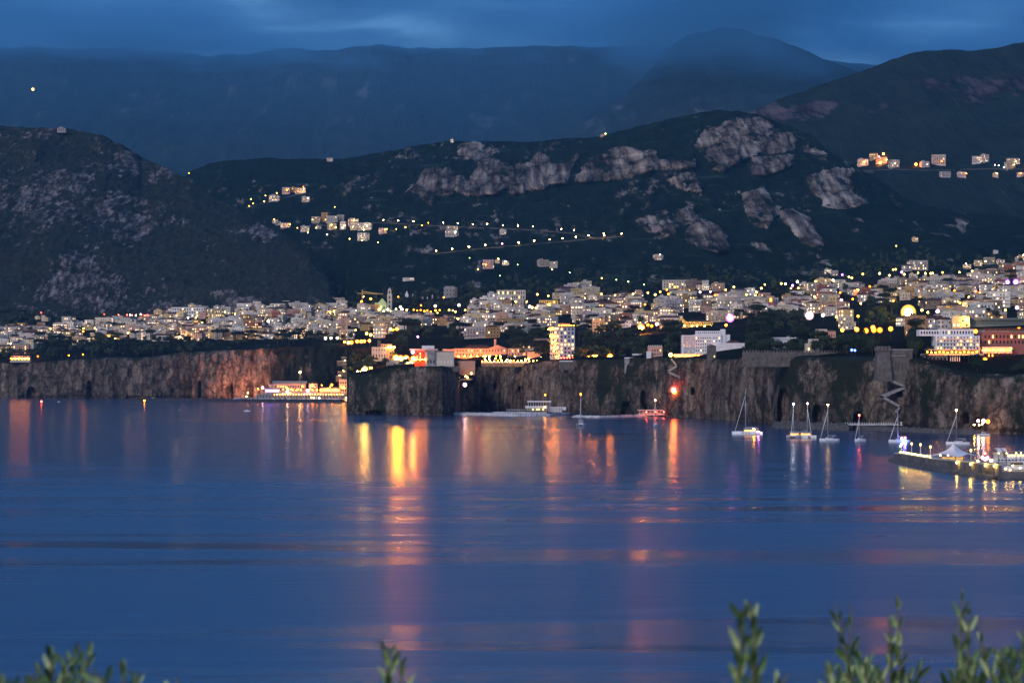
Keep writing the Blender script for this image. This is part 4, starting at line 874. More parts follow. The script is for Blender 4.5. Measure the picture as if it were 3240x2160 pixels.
# ================================================================== buildings one can tell apart
class Bd:
    """a building drawn in photo pixels at its own distance; depths in metres behind its front"""
    def __init__(s, name, label, cat, pxc, pyb, D=None, group=None):
        g = ground(pxc, pyb) if D is None else W(pxc, pyb, D); s.D = g.y; s.s = s.D / F; s.px = pxc; s.py = HY - (g.z - H) / s.s if D is None else pyb
        s.r = empty(name, g); tag(s.r, label, cat, group); s.par = s.r; s._w = {}
    def X(s, px): return (px - s.px) * s.s
    def Z(s, py): return (s.py - py) * s.s
    def blk(s, part, x0, x1, yt, yb, mat, y0=0.0, y1=10.0, parent=None, wall=False, color=None):
        mb = MB(); mb.box(s.X(x0), s.X(x1), y0, y1, s.Z(yb), s.Z(yt), 0, wall=wall, bottom=True); o = mb.build(part, mat, parent or s.r)
        if color: o.color = (*color, 1)
        return o
    def roof(s, x0, x1, yb, yt, mat, y0=0.0, y1=10.0, kind='hip', part='roof', parent=None):
        mb = MB(); w, d = s.X(x1) - s.X(x0), y1 - y0; (hip if kind == 'hip' else gable)(mb, w, d, 0, s.Z(yt) - s.Z(yb), 0.4)
        o = mb.build(part, mat, parent or s.r); o.location = ((s.X(x0)+s.X(x1))/2, (y0+y1)/2, s.Z(yb) + .02); return o
    def front_gable(s, x0, x1, yb, yt, mat, y0=0.0, y1=10.0, part='gable'):
        mb = MB(); a, b, z0, z1 = s.X(x0), s.X(x1), s.Z(yb), s.Z(yt); m_ = (a+b)/2
        mb.quad([(a,y0,z0),(b,y0,z0),(m_,y0,z1)]); mb.quad([(b,y1,z0),(a,y1,z0),(m_,y1,z1)]); mb.quad([(b,y0,z0),(b,y1,z0),(m_,y1,z1),(m_,y0,z1)]); mb.quad([(a,y1,z0),(a,y0,z0),(m_,y0,z1),(m_,y1,z1)])
        return mb.build(part, mat, s.r)
    def win(s, px, py, w, h, mat, y=0.0, name='window', parent=None):
        k = (round(w, 2), round(h, 2), mat.name, name)
        if k not in s._w:
            mb = MB(); mb.box(-w*s.s/2, w*s.s/2, -0.08, -0.004, 0, h*s.s, bottom=True); o = mb.build(name, mat, parent or s.r); s._w[k] = o
        else: o = s._w[k].copy(); COL.objects.link(o); o.parent = parent or s.r
        o.location = (s.X(px), y, s.Z(py + h/2)); return o
    def wins(s, x0, x1, y0, y1, nx, ny, w, h, lit=0.25, y=0.0, mats=None, name='window', parent=None, dark=None):
        for j in range(ny):
            for i in range(nx):
                q = rng.random(); mt = (mats or [M_LITW])[int(q*97) % len(mats or [1])] if q < lit else (dark or M_DARKG)
                s.win(x0 + (x1-x0)*(i+.5)/nx, y0 + (y1-y0)*(j+.5)/ny, w, h, mt, y, name, parent)
    def crenels(s, x0, x1, yt, n, mat, h=2.0, y0=0.0, y1=0.5, part='battlement'):
        mb = MB(); d = (x1 - x0) / n
        for i in range(n): mb.box(s.X(x0 + d*i), s.X(x0 + d*i + d*.55), y0, y1, s.Z(yt) + .003, s.Z(yt) + h*s.s)
        return mb.build(part, mat, s.r)
XL = []    # extra lamps fixed on buildings: (position, colour, radius, W/sr, label)
def xl(p, col, rad, I, label): XL.append((p, col, rad, I * (0.38 if 6000 < I else 1.0 if I > 4000 else 0.27), label))
xl(W(2874, 988, 2150), 'yellow', 3.6, 5400, 'very large dazzling yellow floodlight above the right park')
xl(W(2028, 1037, 2330), 'amber', 2.2, 4100, 'large dazzling orange lamp above the central park')
# tall hotel turned with its corner to the sea
b = Bd('tall_hotel', 'tall narrow hotel glowing orange on its left face, at the cliff edge', 'hotel', 1770, 1136); sc = b.s
b.r.rotation_euler = (0, 0, R(35)); a_, b_, hh = 13.3, 16.5, 27.5
mb = MB(); mb.box(0, b_, 0, a_, -4, hh); mb.build('wall', M_WHITE, b.r)
mb = MB(); mb.box(-.4, b_+.4, -.4, a_+.4, hh+.01, hh+.6); mb.box(3, b_-3, 3, a_-3, hh+.61, hh+3.4); mb.build('roof', M_CONC, b.r)
for k in range(8):
    mb = MB(); mb.box(-1.3, -.004, .6, a_-.6, 1.4+k*3.3, 2.3+k*3.3, bottom=True); mb.build('balcony', M_CREAM, b.r)
    for j in range(4):
        mb = MB(); mb.box(-.09, -.005, 1.6+j*3.1, 3.2+j*3.1, 2.4+k*3.3, 4.2+k*3.3, bottom=True); mb.build('window', M_LITW if rng.random() < .55 else M_DARKG, b.r)
    for j in range(4):
        mb = MB(); mb.box(1.6+j*3.9, 3.2+j*3.9, -.09, -.005, 1.8+k*3.3, 3.6+k*3.3, bottom=True); mb.build('window', (M_LITY if rng.random() < .5 else M_LITW) if rng.random() < .45 else M_DARKG, b.r)
for i in range(5): xl(b.r.location + Matrix.Rotation(R(35), 3, 'Z') @ Vector((-2.6, 1 + i*2.8, 2.0 + 6*i)), 'amber', 0.5, 420, 'small orange lamp on the balconies of the tall hotel')
for i in range(7): xl(b.r.location + Matrix.Rotation(R(35), 3, 'Z') @ Vector((i*2.6, 0.4, hh + 1.6)), 'orange', 0.45, 45, 'orange lamp on the roof terrace of the tall hotel')
# white clifftop hotel
b = Bd('cliff_hotel', 'large white hotel with stepped roofline and vertical ribs on the cliff', 'hotel', 2230, 1118)
b.blk('wall', 2199, 2282, 1058, 1132, M_WHITE, 0, 16); b.blk('wing', 2159, 2198.9, 1060, 1132, M_WHITE, 1.5, 15); b.blk('storey', 2204, 2281, 1046.5, 1057.9, M_WHITE, 3, 14)
b.blk('stair_tower', 2282.1, 2296, 1041, 1130, M_WHITE, 2, 10); b.blk('wing', 2296.1, 2311, 1058, 1120, M_WHITE, 3, 14); b.blk('annex', 2266, 2354, 1085, 1122, M_WHITE, -5, 1.4)
for i in range(9): b.blk('rib', 2162 + i*4.1, 2163.3 + i*4.1, 1061, 1118, M_WHITE, 0.7, 1.49)
b.wins(2164, 2198, 1062, 1116, 8, 6, 1.8, 4.2, .10, 1.5, [M_LITW]); b.wins(2208, 2278, 1048, 1057, 11, 1, 3.0, 4.5, .0, 3)
b.wins(2200, 2250, 1064, 1114, 7, 5, 3.0, 4.5, .14, 0, [M_LITY]); b.wins(2255, 2280, 1064, 1084, 3, 2, 3.2, 4, .35, 0, [M_LITY])
b.roof(2296, 2340, 1084.5, 1077, M_TILE, -4, 1, 'hip')
b.blk('arcade', 2130, 2238, 1119, 1135, M_CREAM, -9, -6); b.wins(2132, 2236, 1120.5, 1130, 17, 1, 4.4, 7.0, 1.0, -9, [M_LITO, M_LITW], 'arch')
for i in range(9): xl(W(2134 + i*12.5, 1124, b.D - 11.5), 'orange', 0.32, 70, 'orange lamp over the arcade of the white clifftop hotel')
b = Bd('stone_tower', 'brown stone tower with pointed roof before the white clifftop hotel', 'tower', 2252, 1117, cliffD(2252) + 10)
b.blk('wall', 2239, 2266, 1094, 1165, M_STONE, 0, 8); b.roof(2240, 2265, 1094, 1089, M_STONE, 0, 8); b.wins(2254, 2280, 1121, 1146, 2, 2, 2.6, 5, .6, 0, [M_LITY]); 
b = Bd('yellow_hall', 'long gabled hall washed in strong yellow light above the white hotel', 'hall', 2200, 1033)
M_YEL = simple('yellow_plaster', (0.75, 0.52, 0.14), 0.8)
b.blk('wall', 2172, 2256, 1017, 1040, M_YEL, 0, 10); b.blk('gable_block', 2139, 2171.9, 1018, 1040, M_YEL, -2, 10); b.front_gable(2139, 2171.9, 1018, 1003, M_YEL, -2, 10); b.roof(2172, 2256, 1017, 1012, M_TILE, 0, 10)
b.wins(2178, 2254, 1018, 1030, 11, 1, 2.4, 5, .1); b.win(2155, 1016, 5, 7, M_DARKG, -2)
for x in (2146, 2166, 2190, 2206, 2230, 2250): xl(W(x, 1031, b.D - 9), 'yellow', 0.4, 150, 'yellow floodlight before the yellow-lit gabled hall')
b = Bd('bell_tower', 'square brick bell tower lit orange from below among dark trees', 'bell tower', 2439, 978)
b.blk('base', 2427, 2451, 958, 990, M_BRICK, 0, 7); b.blk('shaft', 2430, 2448, 940, 957.9, M_BRICK, .8, 6); b.blk('cornice', 2428, 2450, 936.5, 939.9, M_CREAM, 0.3, 6.5); b.wins(2431, 2447, 941, 956, 1, 1, 8, 12, 1, .8, [M_LITO], 'belfry_opening'); b.wins(2430, 2448, 963, 974, 2, 1, 4, 8, 0)
for x in (2432, 2446): xl(W(x, 976, b.D - 4), 'orange', 0.4, 90, 'orange floodlight at the foot of the brick bell tower')
b = Bd('church', 'small gabled church front lit orange right of the brick bell tower', 'church', 2473, 988)
b.blk('wall', 2462, 2485, 962, 998, M_CREAM, 0, 14); b.front_gable(2461, 2486, 962, 952, M_CREAM, 0, 14); b.win(2473, 978, 6, 14, M_LITO, 0, 'door')
for x in (2464, 2483, 2496): xl(W(x, 984, b.D - 5), 'orange', 0.4, 100, 'orange floodlight before the small gabled church')
b = Bd('battlement_house', 'small pink and white house with battlements beside the cliff terrace', 'house', 2072, 1129)
b.blk('wall', 2051, 2096, 1095, 1135, M_PINK, 0, 9); b.crenels(2051, 2096, 1095, 8, M_WHITE, 3, 0, .4); b.blk('annex', 2045, 2060, 1112, 1135, M_WHITE, -3, -.01); b.wins(2060, 2094, 1102, 1126, 4, 2, 3, 5.5, .15)
b = Bd('pavilion', 'low white flat-roofed pavilion half hidden by trees on the wooded cliff', 'pavilion', 2473, 1103)
b.blk('wall', 2430, 2517, 1071, 1110, M_WHITE, 0, 9); b.blk('roof', 2428, 2519, 1067, 1070.9, M_WHITE, -1, 10); b.blk('chimney', 2492, 2499, 1063, 1066.9, M_WHITE, 3, 5); b.wins(2470, 2515, 1078, 1096, 5, 1, 4, 10, 0)
b = Bd('villa', 'cream two-part villa with dark windows right of the wooded park', 'villa', 2612, 1072)
b.blk('wall', 2584, 2618, 1041, 1082, M_CREAM, 0, 9); b.blk('wing', 2618.1, 2645, 1047, 1080, M_PINK, 1, 9); b.roof(2618, 2646, 1047, 1042, M_TILE, 1, 9); b.wins(2588, 2616, 1045, 1068, 3, 2, 3, 6, 0); b.wins(2622, 2643, 1052, 1070, 3, 1, 3, 6, 0, 1)
b = Bd('gatehouse', 'small cream gatehouse with one lit window at the end of the battlements', 'house', 2570, 1107, 1640)
b.blk('wall', 2550, 2594, 1086, 1125, M_CREAM, 0, 7); b.blk('storey', 2560, 2590, 1072, 1085.9, M_CREAM, 1, 6); b.win(2559, 1104, 4, 8, M_LITY); b.win(2574, 1079, 5, 7, M_BRICK, 1)
# headland
b = Bd('castle_house', 'castle-like pink house with battlements and round turret on the headland', 'house', 1205, 1142)
b.blk('wall', 1176, 1223, 1099, 1152, M_CREAM, 0, 12); b.crenels(1176, 1223, 1099, 9, M_CREAM, 2.6, 0, .5); b.blk('storey', 1204, 1240, 1088, 1098.9, M_PINK, 4, 12); b.blk('wing', 1223.1, 1246, 1102, 1146, M_PINK, 1, 12)
mb = MB(); mb.tube([(b.X(1198.5), 7, b.Z(1099)+.01), (b.X(1198.5), 7, b.Z(1076))], 1.6, 10); mb.build('turret', M_STONE, b.r)
b.wins(1178, 1222, 1102, 1112, 5, 1, 2.4, 5.5, 0); b.wins(1178, 1222, 1118, 1132, 5, 1, 3, 8.5, 0); b.wins(1207, 1226, 1090, 1097, 3, 1, 3, 5, 0, 4)
for x in (1228, 1237, 1247): xl(W(x, 1098, b.D - 2), 'yellow', 0.85, 160, 'bright yellow lamp on the wing of the castle-like house')
b = Bd('red_villa', 'red villa with long grey classical wing and terrace on the headland', 'villa', 1365, 1158)
b.blk('wall', 1312, 1345.9, 1109, 1160, M_RED, 1, 14); b.blk('roof', 1296, 1384, 1103, 1108.9, M_PINK, 0, 14); b.blk('roof_room', 1334, 1373, 1093, 1102.9, M_WHITE, 5, 12)
b.blk('wing', 1346, 1436, 1113, 1162, M_CREAM, -3, 12); b.blk('cornice', 1344, 1438, 1110.5, 1112.9, M_CONC, -3.6, 12); b.blk('bay', 1352, 1376, 1108.9, 1162, M_CONC, -5, -3.01); b.blk('balcony', 1310, 1345, 1136, 1139, M_CREAM, -1, .99)
b.wins(1350, 1378, 1136, 1152, 3, 1, 4, 10, 0, -5, name='arched_window'); b.wins(1380, 1434, 1118, 1132, 5, 1, 4, 8, 0, -3, dark=M_CREAM); b.wins(1380, 1434, 1138, 1152, 5, 1, 4, 8, .0, -3, dark=M_WHITE); b.wins(1315, 1344, 1113, 1135, 3, 2, 3.6, 7, .5, 1, [M_LITW])
b.blk('terrace_wall', 1314, 1456, 1158.5, 1176, M_STONE, -6.5, -5.1)
for x in (1316, 1330, 1345): xl(W(x, 1137, b.D - 3), 'amber', 0.6, 420, 'orange lamp before the red villa')
xl(W(1306, 1114, b.D - 4), 'pink', 1.1, 200, 'bright pinkish lamp at the corner of the red villa')
for x, y in ((1253, 1132), (1268, 1134), (1285, 1134), (1309, 1135)): xl(W(x, y, 2110), 'amber', 1.7, 7000, 'very bright orange lamp on the headland terrace left of the red villa')
b = Bd('terrace_wall', 'orange-lit terrace wall under four bright lamps on the headland', 'wall', 1268, 1152, 2100)
b.blk('wall', 1222, 1313, 1141, 1166, M_CREAM, 0, 3); b.blk('parapet', 1222, 1313, 1138.5, 1140.9, M_CREAM, 0, .5)
xl(W(1290, 1148, 2096), 'yellow', 0.5, 120, 'yellow lamp low on the headland terrace wall'); xl(W(1302, 1147, 2096), 'yellow', 0.5, 120, 'second yellow lamp low on the headland terrace wall')
b = Bd('garden_pavilion', 'small white garden pavilion hanging below the headland terrace wall', 'pavilion', 1277, 1176, 2076)
b.blk('wall', 1262, 1293, 1163, 1178, M_WHITE, 0, 5); b.blk('roof', 1258, 1297, 1157, 1162.9, M_WHITE, -1, 6); b.wins(1264, 1291, 1165, 1175, 5, 1, 2.2, 6, 0)
b = Bd('lookout_terrace', 'lamp-lit lookout terrace with planters on the outer headland corner', 'terrace', 1160, 1184, 2078)
b.blk('deck', 1128, 1198, 1181, 1186, M_CONC, -1, 12); b.blk('railing', 1128, 1198, 1178, 1180.9, M_CREAM, -1, -.8); b.blk('kiosk', 1167, 1178, 1159, 1180.9, M_CREAM, 4, 8)
xl(W(1154, 1169, 2080), 'yellow', 1.7, 3900, 'dazzling yellowish lamp on the lookout terrace of the headland')
for i, x in enumerate((1132, 1141, 1175, 1184, 1192)): xl(W(x, 1176, 2082), 'yellow', 0.8, 900, 'yellow lamp along the lookout terrace of the headland')
M_PKW = simple('pink_render', (0.42, 0.26, 0.21), 0.9, noise=.2)
b = Bd('blank_wall', 'large blank pinkish retaining wall between the villa and the ravine', 'wall', 1476, 1180, 2125); b.blk('wall', 1450, 1503, 1144, 1186, M_PKW, 0, 5); b.blk('coping', 1449, 1504, 1142, 1143.9, M_CONC, -.2, 5.2)
b = Bd('ravine_terrace', 'small terrace with warm lamps at the head of the ravine', 'terrace', 1466, 1199, 2120); b.blk('deck', 1446, 1494, 1198, 1203, M_CONC, -2, 6); b.blk('railing', 1446, 1494, 1195.5, 1197.9, M_METAL, -2, -1.8)
for x, y in ((1451, 1194), (1473, 1190), (1479, 1193), (1491, 1181)): xl(W(x, y, 2117), 'yellow', 0.7, 70, 'warm lamp on the small ravine terrace')
xl(W(1471, 1217, 2080), 'pink', 1.3, 260, 'pinkish lamp lighting the yellow-green trees in the ravine')
# long pink hotel and terraces
b = Bd('pink_hotel', 'long pink hotel with red roof and turret behind lit gardens', 'hotel', 1500, 1130)
b.blk('wall', 1438, 1603, 1102, 1140, M_PINK, 0, 14); b.roof(1462, 1560, 1101.9, 1091, M_TILE, 0, 12); b.front_gable(1545, 1603, 1101.9, 1091, M_PINK, -.6, 12); b.blk('wing', 1400, 1437.9, 1104, 1140, M_PINK, 2, 12); b.blk('turret', 1563, 1570, 1073, 1100, M_PINK, 4, 7)
b.wins(1442, 1600, 1105, 1113, 17, 1, 3, 5.5, .1); b.wins(1442, 1530, 1117, 1126, 9, 1, 3, 6, .1); b.wins(1402, 1436, 1108, 1116, 4, 1, 3, 5, 0, 2)
for i in range(8): xl(W(1450 + i*20, 1127, b.D - 6), 'amber', 0.5, 260, 'orange garden lamp before the long pink hotel')
for (x0, x1, yt, yb, m_, lb) in ((1606,1665,1102,1128,M_PINK,'low pink annex right of the long pink hotel'), (1668,1709,1112,1132,M_PINK,'orange-lit garden wall left of the tall hotel'), (1690,1745,1072,1100,M_PINK,'pink house with red roof just left of the tall hotel top'), (1700,1731,1092,1118,M_WHITE,'pale house in front of the pink house beside the tall hotel'), (1641,1689,1087,1110,M_CREAM,'low cream house between the pink hotel and the tall hotel')):
    b = Bd('house' if 'wall' not in lb else 'garden_wall', lb, 'house' if 'wall' not in lb else 'wall', (x0+x1)/2, yb); b.blk('wall', x0, x1, yt, yb + 8, m_, 0, 9)
    if 'wall' not in lb: b.roof(x0, x1, yt - .1, yt - 4, M_TILE, 0, 9); b.wins(x0+2, x1-2, yt+2, yb-3, max(3, int((x1-x0)/9)), 1 if yb - yt < 26 else 2, 3, 5.5, .15)
b = Bd('cliff_terrace', 'long garden terrace wall with glowing edge lights along the cliff top', 'terrace', 1640, 1150, 2105)
b.blk('wall', 1522, 1768, 1147, 1160, M_STONE, 0, 2); b.blk('parapet', 1522, 1768, 1144.6, 1146.9, M_WHITE, -.2, .6)
for i in range(20): xl(W(1526 + i*12.4, 1142.5 - (i % 3), 2102), ('orange', 'yellow', 'yellow', 'warm')[i % 4], 0.45, 75, 'small warm lamp strung along the cliff terrace edge')
for i in range(16): xl(W(1530 + rng.random()*100, 1126 + rng.random()*14, 2125 + rng.random()*20), rng.choice(('orange', 'yellow', 'warm', 'green')), 0.5, 60, 'garden lamp in the restaurant garden below the pink hotel')
for i in range(10): xl(W(1655 + rng.random()*75, 1128 + rng.random()*12, 2125), rng.choice(('yellow', 'green', 'warm')), 0.4, 70, 'garden lamp on the lawn left of the tall hotel')
xl(W(1757, 1127, 2110), 'amber', 1.5, 2200, 'dazzling yellow lamp at the foot of the tall hotel')
for x in (1863, 1871, 1879, 1887): xl(W(x, 1127, 2050), 'amber', 1.0, 1000, 'bright orange lamp in the row under the big park trees')
xl(W(1930, 1128, 2020), 'amber', 1.5, 1800, 'single bright orange lamp at the right end of the park')
for i in range(9): xl(W(1776 + i*9, 1132, 2060), 'red', 0.4, 40, 'small reddish lamp along the park promenade')
xl(W(2122, 1122, 1860), 'yellow', 1.2, 520, 'bright yellow lamp left of the hotel arcade')
b = Bd('promenade_wall', 'pale parapet and retaining wall below the park with five glowing arches', 'wall', 1850, 1150, 2030)
b.blk('wall', 1770, 1975, 1144, 1170, M_STONE, 0, 3); b.blk('parapet', 1770, 1990, 1140.5, 1143.9, M_WHITE, -.3, .6); b.wins(1806, 1856, 1148, 1166, 5, 1, 3.4, 15, 1, 0, [M_LITW], 'arch')
for i in range(5): xl(W(1811 + i*10, 1166, 2028), 'orange', 0.25, 22, 'small orange lamp at an arch of the promenade wall')
b = Bd('promenade_wall', 'pale sloping retaining wall left of the battlemented white house', 'wall', 2020, 1150, 1955); b.blk('wall', 1978, 2150, 1134, 1178, M_STONE, 0, 2); b.blk('parapet', 1976, 2152, 1130.5, 1133.9, M_WHITE, -.3, .6); b.blk('buttress', 1976, 2017, 1136, 1182, M_CONC, -1.2, -.01)
b = Bd('terrace_room', 'small white flat-roofed garden room on the cliff parapet', 'garden room', 2014, 1130, 1985); b.blk('wall', 2002, 2028, 1121, 1134, M_WHITE, 0, 5); b.blk('roof', 2000, 2030, 1118.5, 1120.9, M_WHITE, -.4, 5.4)
# battlements and bastion
b = Bd('battlement_wall', 'long grey stone wall with battlements above the cliff', 'wall', 2560, 1150, 1618); b.blk('wall', 2350, 2772, 1114, 1160, M_STONE, 2, 4); b.crenels(2352, 2770, 1114, 44, M_STONE, 6, 2, 3.2); b.wins(2360, 2760, 1120, 1150, 26, 1, 2, 7, 0, 2, name='loophole')
b = Bd('bastion_tower', 'square grey stone bastion tower with arched wall on its right', 'tower', 2800, 1190, 1500)
mb = MB(); x0, x1 = b.X(2776), b.X(2816)
mb.quad([(b.X(2772),-3,b.Z(1205)),(b.X(2820),-3,b.Z(1205)),(x1,0,b.Z(1110)),(x0,0,b.Z(1110))]); mb.quad([(b.X(2820),-3,b.Z(1205)),(b.X(2820),9,b.Z(1205)),(x1,8,b.Z(1110)),(x1,0,b.Z(1110))]); mb.quad([(b.X(2772),9,b.Z(1205)),(b.X(2772),-3,b.Z(1205)),(x0,0,b.Z(1110)),(x0,8,b.Z(1110))]); mb.quad([(x0,0,b.Z(1110)),(x1,0,b.Z(1110)),(x1,8,b.Z(1110)),(x0,8,b.Z(1110))]); mb.build('wall', M_STONE, b.r)
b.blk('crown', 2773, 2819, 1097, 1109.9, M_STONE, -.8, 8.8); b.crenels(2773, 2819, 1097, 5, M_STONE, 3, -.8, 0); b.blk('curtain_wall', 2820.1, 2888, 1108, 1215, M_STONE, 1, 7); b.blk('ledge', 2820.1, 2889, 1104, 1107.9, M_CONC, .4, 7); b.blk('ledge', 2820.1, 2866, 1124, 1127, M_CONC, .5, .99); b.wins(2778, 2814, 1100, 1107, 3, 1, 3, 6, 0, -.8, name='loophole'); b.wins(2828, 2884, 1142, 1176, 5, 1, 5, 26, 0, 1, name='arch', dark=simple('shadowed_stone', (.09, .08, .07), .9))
# terraced hotel on the right cliff
b = Bd('terraced_hotel', 'white terraced hotel with orange-lit restaurant deck over the right cliff', 'hotel', 3015, 1150, 1520)
b.blk('wall', 2966, 3106, 1062, 1122, M_WHITE, 6, 22); b.blk('storey', 2985, 3090, 1040, 1061.9, M_WHITE, 9, 22); b.blk('wing', 2918, 2984.9, 1042, 1061.9, M_WHITE, 12, 22); b.blk('basement', 2922, 2998, 1124, 1156, M_WHITE, 0, 12); b.blk('terrace_deck', 2924, 3108, 1119, 1123.9, M_CREAM, -5, 14)
for y in (1066, 1078, 1090, 1101): b.blk('balcony', 2968, 3104, y + 3, y + 5.5, M_WHITE, 4.6, 5.99)
b.wins(2968, 3104, 1063, 1106, 13, 4, 4.0, 7, .22, 6, [M_LITW, M_LITO]); b.wins(2988, 3088, 1043, 1059, 11, 1, 4, 9, .08, 9); b.wins(2922, 2982, 1045, 1058, 7, 1, 4.5, 8, 0, 12); b.wins(2926, 2996, 1130, 1140, 6, 1, 6, 8, .12, 0, [M_LITY]); b.win(2931, 1147, 11, 8, M_LITY, 0)
for i in range(5): b.blk('column', 3004 + i*7, 3006.6 + i*7, 1124.1, 1156, M_WHITE, -3, -2)
b.blk('canopy', 2930, 3100, 1105, 1107, M_CREAM, -4.5, 5.9)
for i in range(13): xl(W(2934 + i*13, 1113 + (i % 3), 1512), 'amber', 0.42, 60, 'orange lamp on the deck of the terraced cliff hotel')
b.blk('bar', 2989, 3025, 1155, 1168, M_CREAM, -4, 4); b.wins(2990, 3024, 1157, 1166, 7, 1, 4, 7, 1, -4, [M_LITW, M_LITO])
for i in range(4): xl(W(2994 + i*9, 1160, 1511), 'orange', 0.5, 90, 'orange lamp at the lower bar of the terraced cliff hotel')
b = Bd('red_hotel', 'brownish red hotel with lit windows and orange terraces at the right edge', 'hotel', 3180, 1160, 1530)
b.blk('wall', 3110, 3262, 1050, 1130, M_BRICK, 4, 20); b.blk('roof', 3116, 3270, 1038, 1043, M_TILE, 2, 20); b.blk('attic', 3112, 3262, 1043.1, 1049.9, M_CONC, 3.4, 20); b.blk('terrace', 3106, 3200, 1097, 1118, M_CREAM, -2, 3.9); b.blk('basement', 3100, 3262, 1130.1, 1182, M_STONE, 2, 16)
b.wins(3116, 3258, 1056, 1090, 12, 2, 5, 10, .4, 4, [M_LITW, M_LITO]); b.wins(3108, 3198, 1101, 1113, 12, 1, 5.6, 9, 1, -2, [M_LITO, M_LITW]); b.wins(3106, 3160, 1164, 1175, 6, 1, 5, 9, .7, 2, [M_LITO]); b.wins(3116, 3150, 1119, 1129, 3, 1, 4, 8, .7, 4, [M_LITO]); b.wins(3165, 3255, 1140, 1170, 8, 2, 4, 8, .1, 2)
for i in range(8): xl(W(3110 + i*11.5, 1108, 1524), 'amber', 0.4, 60, 'orange lamp along the terrace of the brownish red hotel')
for x, y, q, i_ in ((3117,1139,1.2,220), (3104,1141,.6,50), (3133,1140,.6,50), (3119,1168,.8,90), (3151,1170,.8,90), (3186,1137,.6,80), (3198,1103,.7,120)): xl(W(x, y, 1524), 'orange', q, i_, 'orange lamp on the lower terraces of the brownish red hotel')
M_GLH = simple('greenhouse_glass', (.16, .20, .18), .35)
b = Bd('greenhouse', 'long low grey-green greenhouse roof above the right hotels', 'greenhouse', 3150, 1032); b.blk('roof', 3050, 3262, 1006, 1012, M_GLH, -2, 16); b.blk('wall', 3052, 3260, 1012.1, 1034, M_GLH, 0, 14); b.wins(3056, 3256, 1014, 1028, 24, 1, 6, 11, 0, 0, name='pane', dark=simple('pane_grey', (.10, .12, .12), .3))
b = Bd('apartment_block', 'pink and white apartment block with red roof left of the greenhouse', 'apartment block', 2992, 1034); b.blk('wall', 2938, 3046, 1006, 1042, M_PINK, 0, 12); b.blk('roof', 2936, 3048, 1001, 1005.9, M_TILE, -.6, 12.6); b.wins(2941, 3044, 1009, 1015, 15, 1, 3, 5, .1); b.wins(2941, 3044, 1020, 1030, 12, 1, 4, 8, .3, 0, [M_LITO, M_LITW])
b = Bd('garage', 'low wall and shed brightly lit orange below the yellow floodlight', 'shed', 2900, 1048); b.blk('wall', 2880, 2922, 1032, 1052, M_YEL, 0, 8); b.blk('roof', 2878, 2924, 1030, 1031.9, M_CREAM, -.3, 8.3); b.win(2900, 1042, 10, 9, M_DARKG, 0, 'door')
for x in (2886, 2904, 2918): xl(W(x, 1045, b.D - 6), 'orange', .4, 110, 'orange lamp before the low lit shed')
# church group above the town centre
M_GRN = simple('pale_green_plaster', (.52, .62, .34), .8)
b = Bd('domed_bell_tower', 'slender domed bell tower lit pale yellow above the town centre', 'bell tower', 1232, 982)
b.blk('shaft', 1225, 1240, 930, 992, M_CREAM, 0, 5); b.blk('belfry', 1227, 1238, 918, 929.9, M_CREAM, .7, 4.3); mb = MB(); mb.ball((b.X(1232.5), 2.5, b.Z(918)), 1.9, 10, 6, sq=1.5); mb.tube([(b.X(1232.5), 2.5, b.Z(914)), (b.X(1232.5), 2.5, b.Z(907))], [.25, .08]); mb.build('dome', M_CREAM, b.r); b.wins(1226, 1239, 934, 976, 1, 3, 4, 8, 0); b.win(1232.5, 924, 4, 8, M_DARKG, .7, 'belfry_opening')
b = Bd('church', 'pale green-lit church with gabled front left of the domed bell tower', 'church', 1206, 988)
b.blk('nave', 1186, 1223, 958, 998, M_GRN, 0, 16); b.front_gable(1196, 1222, 957.9, 943, M_GRN, 0, 10); b.blk('chapel', 1130, 1185.9, 970, 998, M_YEL, 1, 10); b.roof(1130, 1186, 969.9, 963, M_TILE, 1, 10); b.wins(1190, 1220, 962, 982, 3, 1, 3, 8, .3, 0, [M_LITY]); b.wins(1133, 1184, 974, 984, 7, 1, 3, 6, .2, 1, [M_LITY])
for x, c in ((1140, 'green'), (1158, 'yellow'), (1176, 'green'), (1198, 'yellow'), (1214, 'green'), (1236, 'yellow')): xl(W(x, 984, b.D - 8), c, .5, 130, 'floodlight before the pale green church')
b = Bd('tower_crane', 'yellow-lit tower crane with long jib left of the church', 'crane', 1146, 968)
for nm, seg in (('mast', [((1146, 975), (1146, 916))]), ('jib', [((1130, 928), (1212, 930)), ((1146, 922), (1205, 930))]), ('hook_line', [((1190, 930), (1190, 944))])):
    mb = MB()
    for (x0, y0), (x1, y1) in seg: mb.tube([(b.X(x0), 0, b.Z(y0)), (b.X(x1), 0, b.Z(y1))], .45 if nm != 'hook_line' else .12, 4, smooth=False)
    mb.build(nm, M_YEL, b.r)
xl(W(1150, 938, b.D - 4), 'yellow', .4, 90, 'yellow lamp on the tower crane')
b = Bd('ruined_tower', 'square grey ruined tower alone on the dark slope', 'tower', 1424, 942); b.blk('wall', 1404, 1445, 909, 950, M_CONC, 0, 14); b.blk('crown', 1408, 1438, 905, 908.9, M_CONC, 1, 12); b.wins(1410, 1440, 914, 936, 3, 2, 3, 5, 0); b.blk('annex', 1438, 1447, 912, 950, M_STONE, -2, -.01)
b = Bd('monument', 'small white pointed monument left of the ruined tower', 'monument', 1287, 940); b.blk('base', 1282, 1292, 930, 944, M_WHITE, 0, 3); b.front_gable(1283, 1291, 929.9, 919, M_WHITE, 0, 3, 'spire')
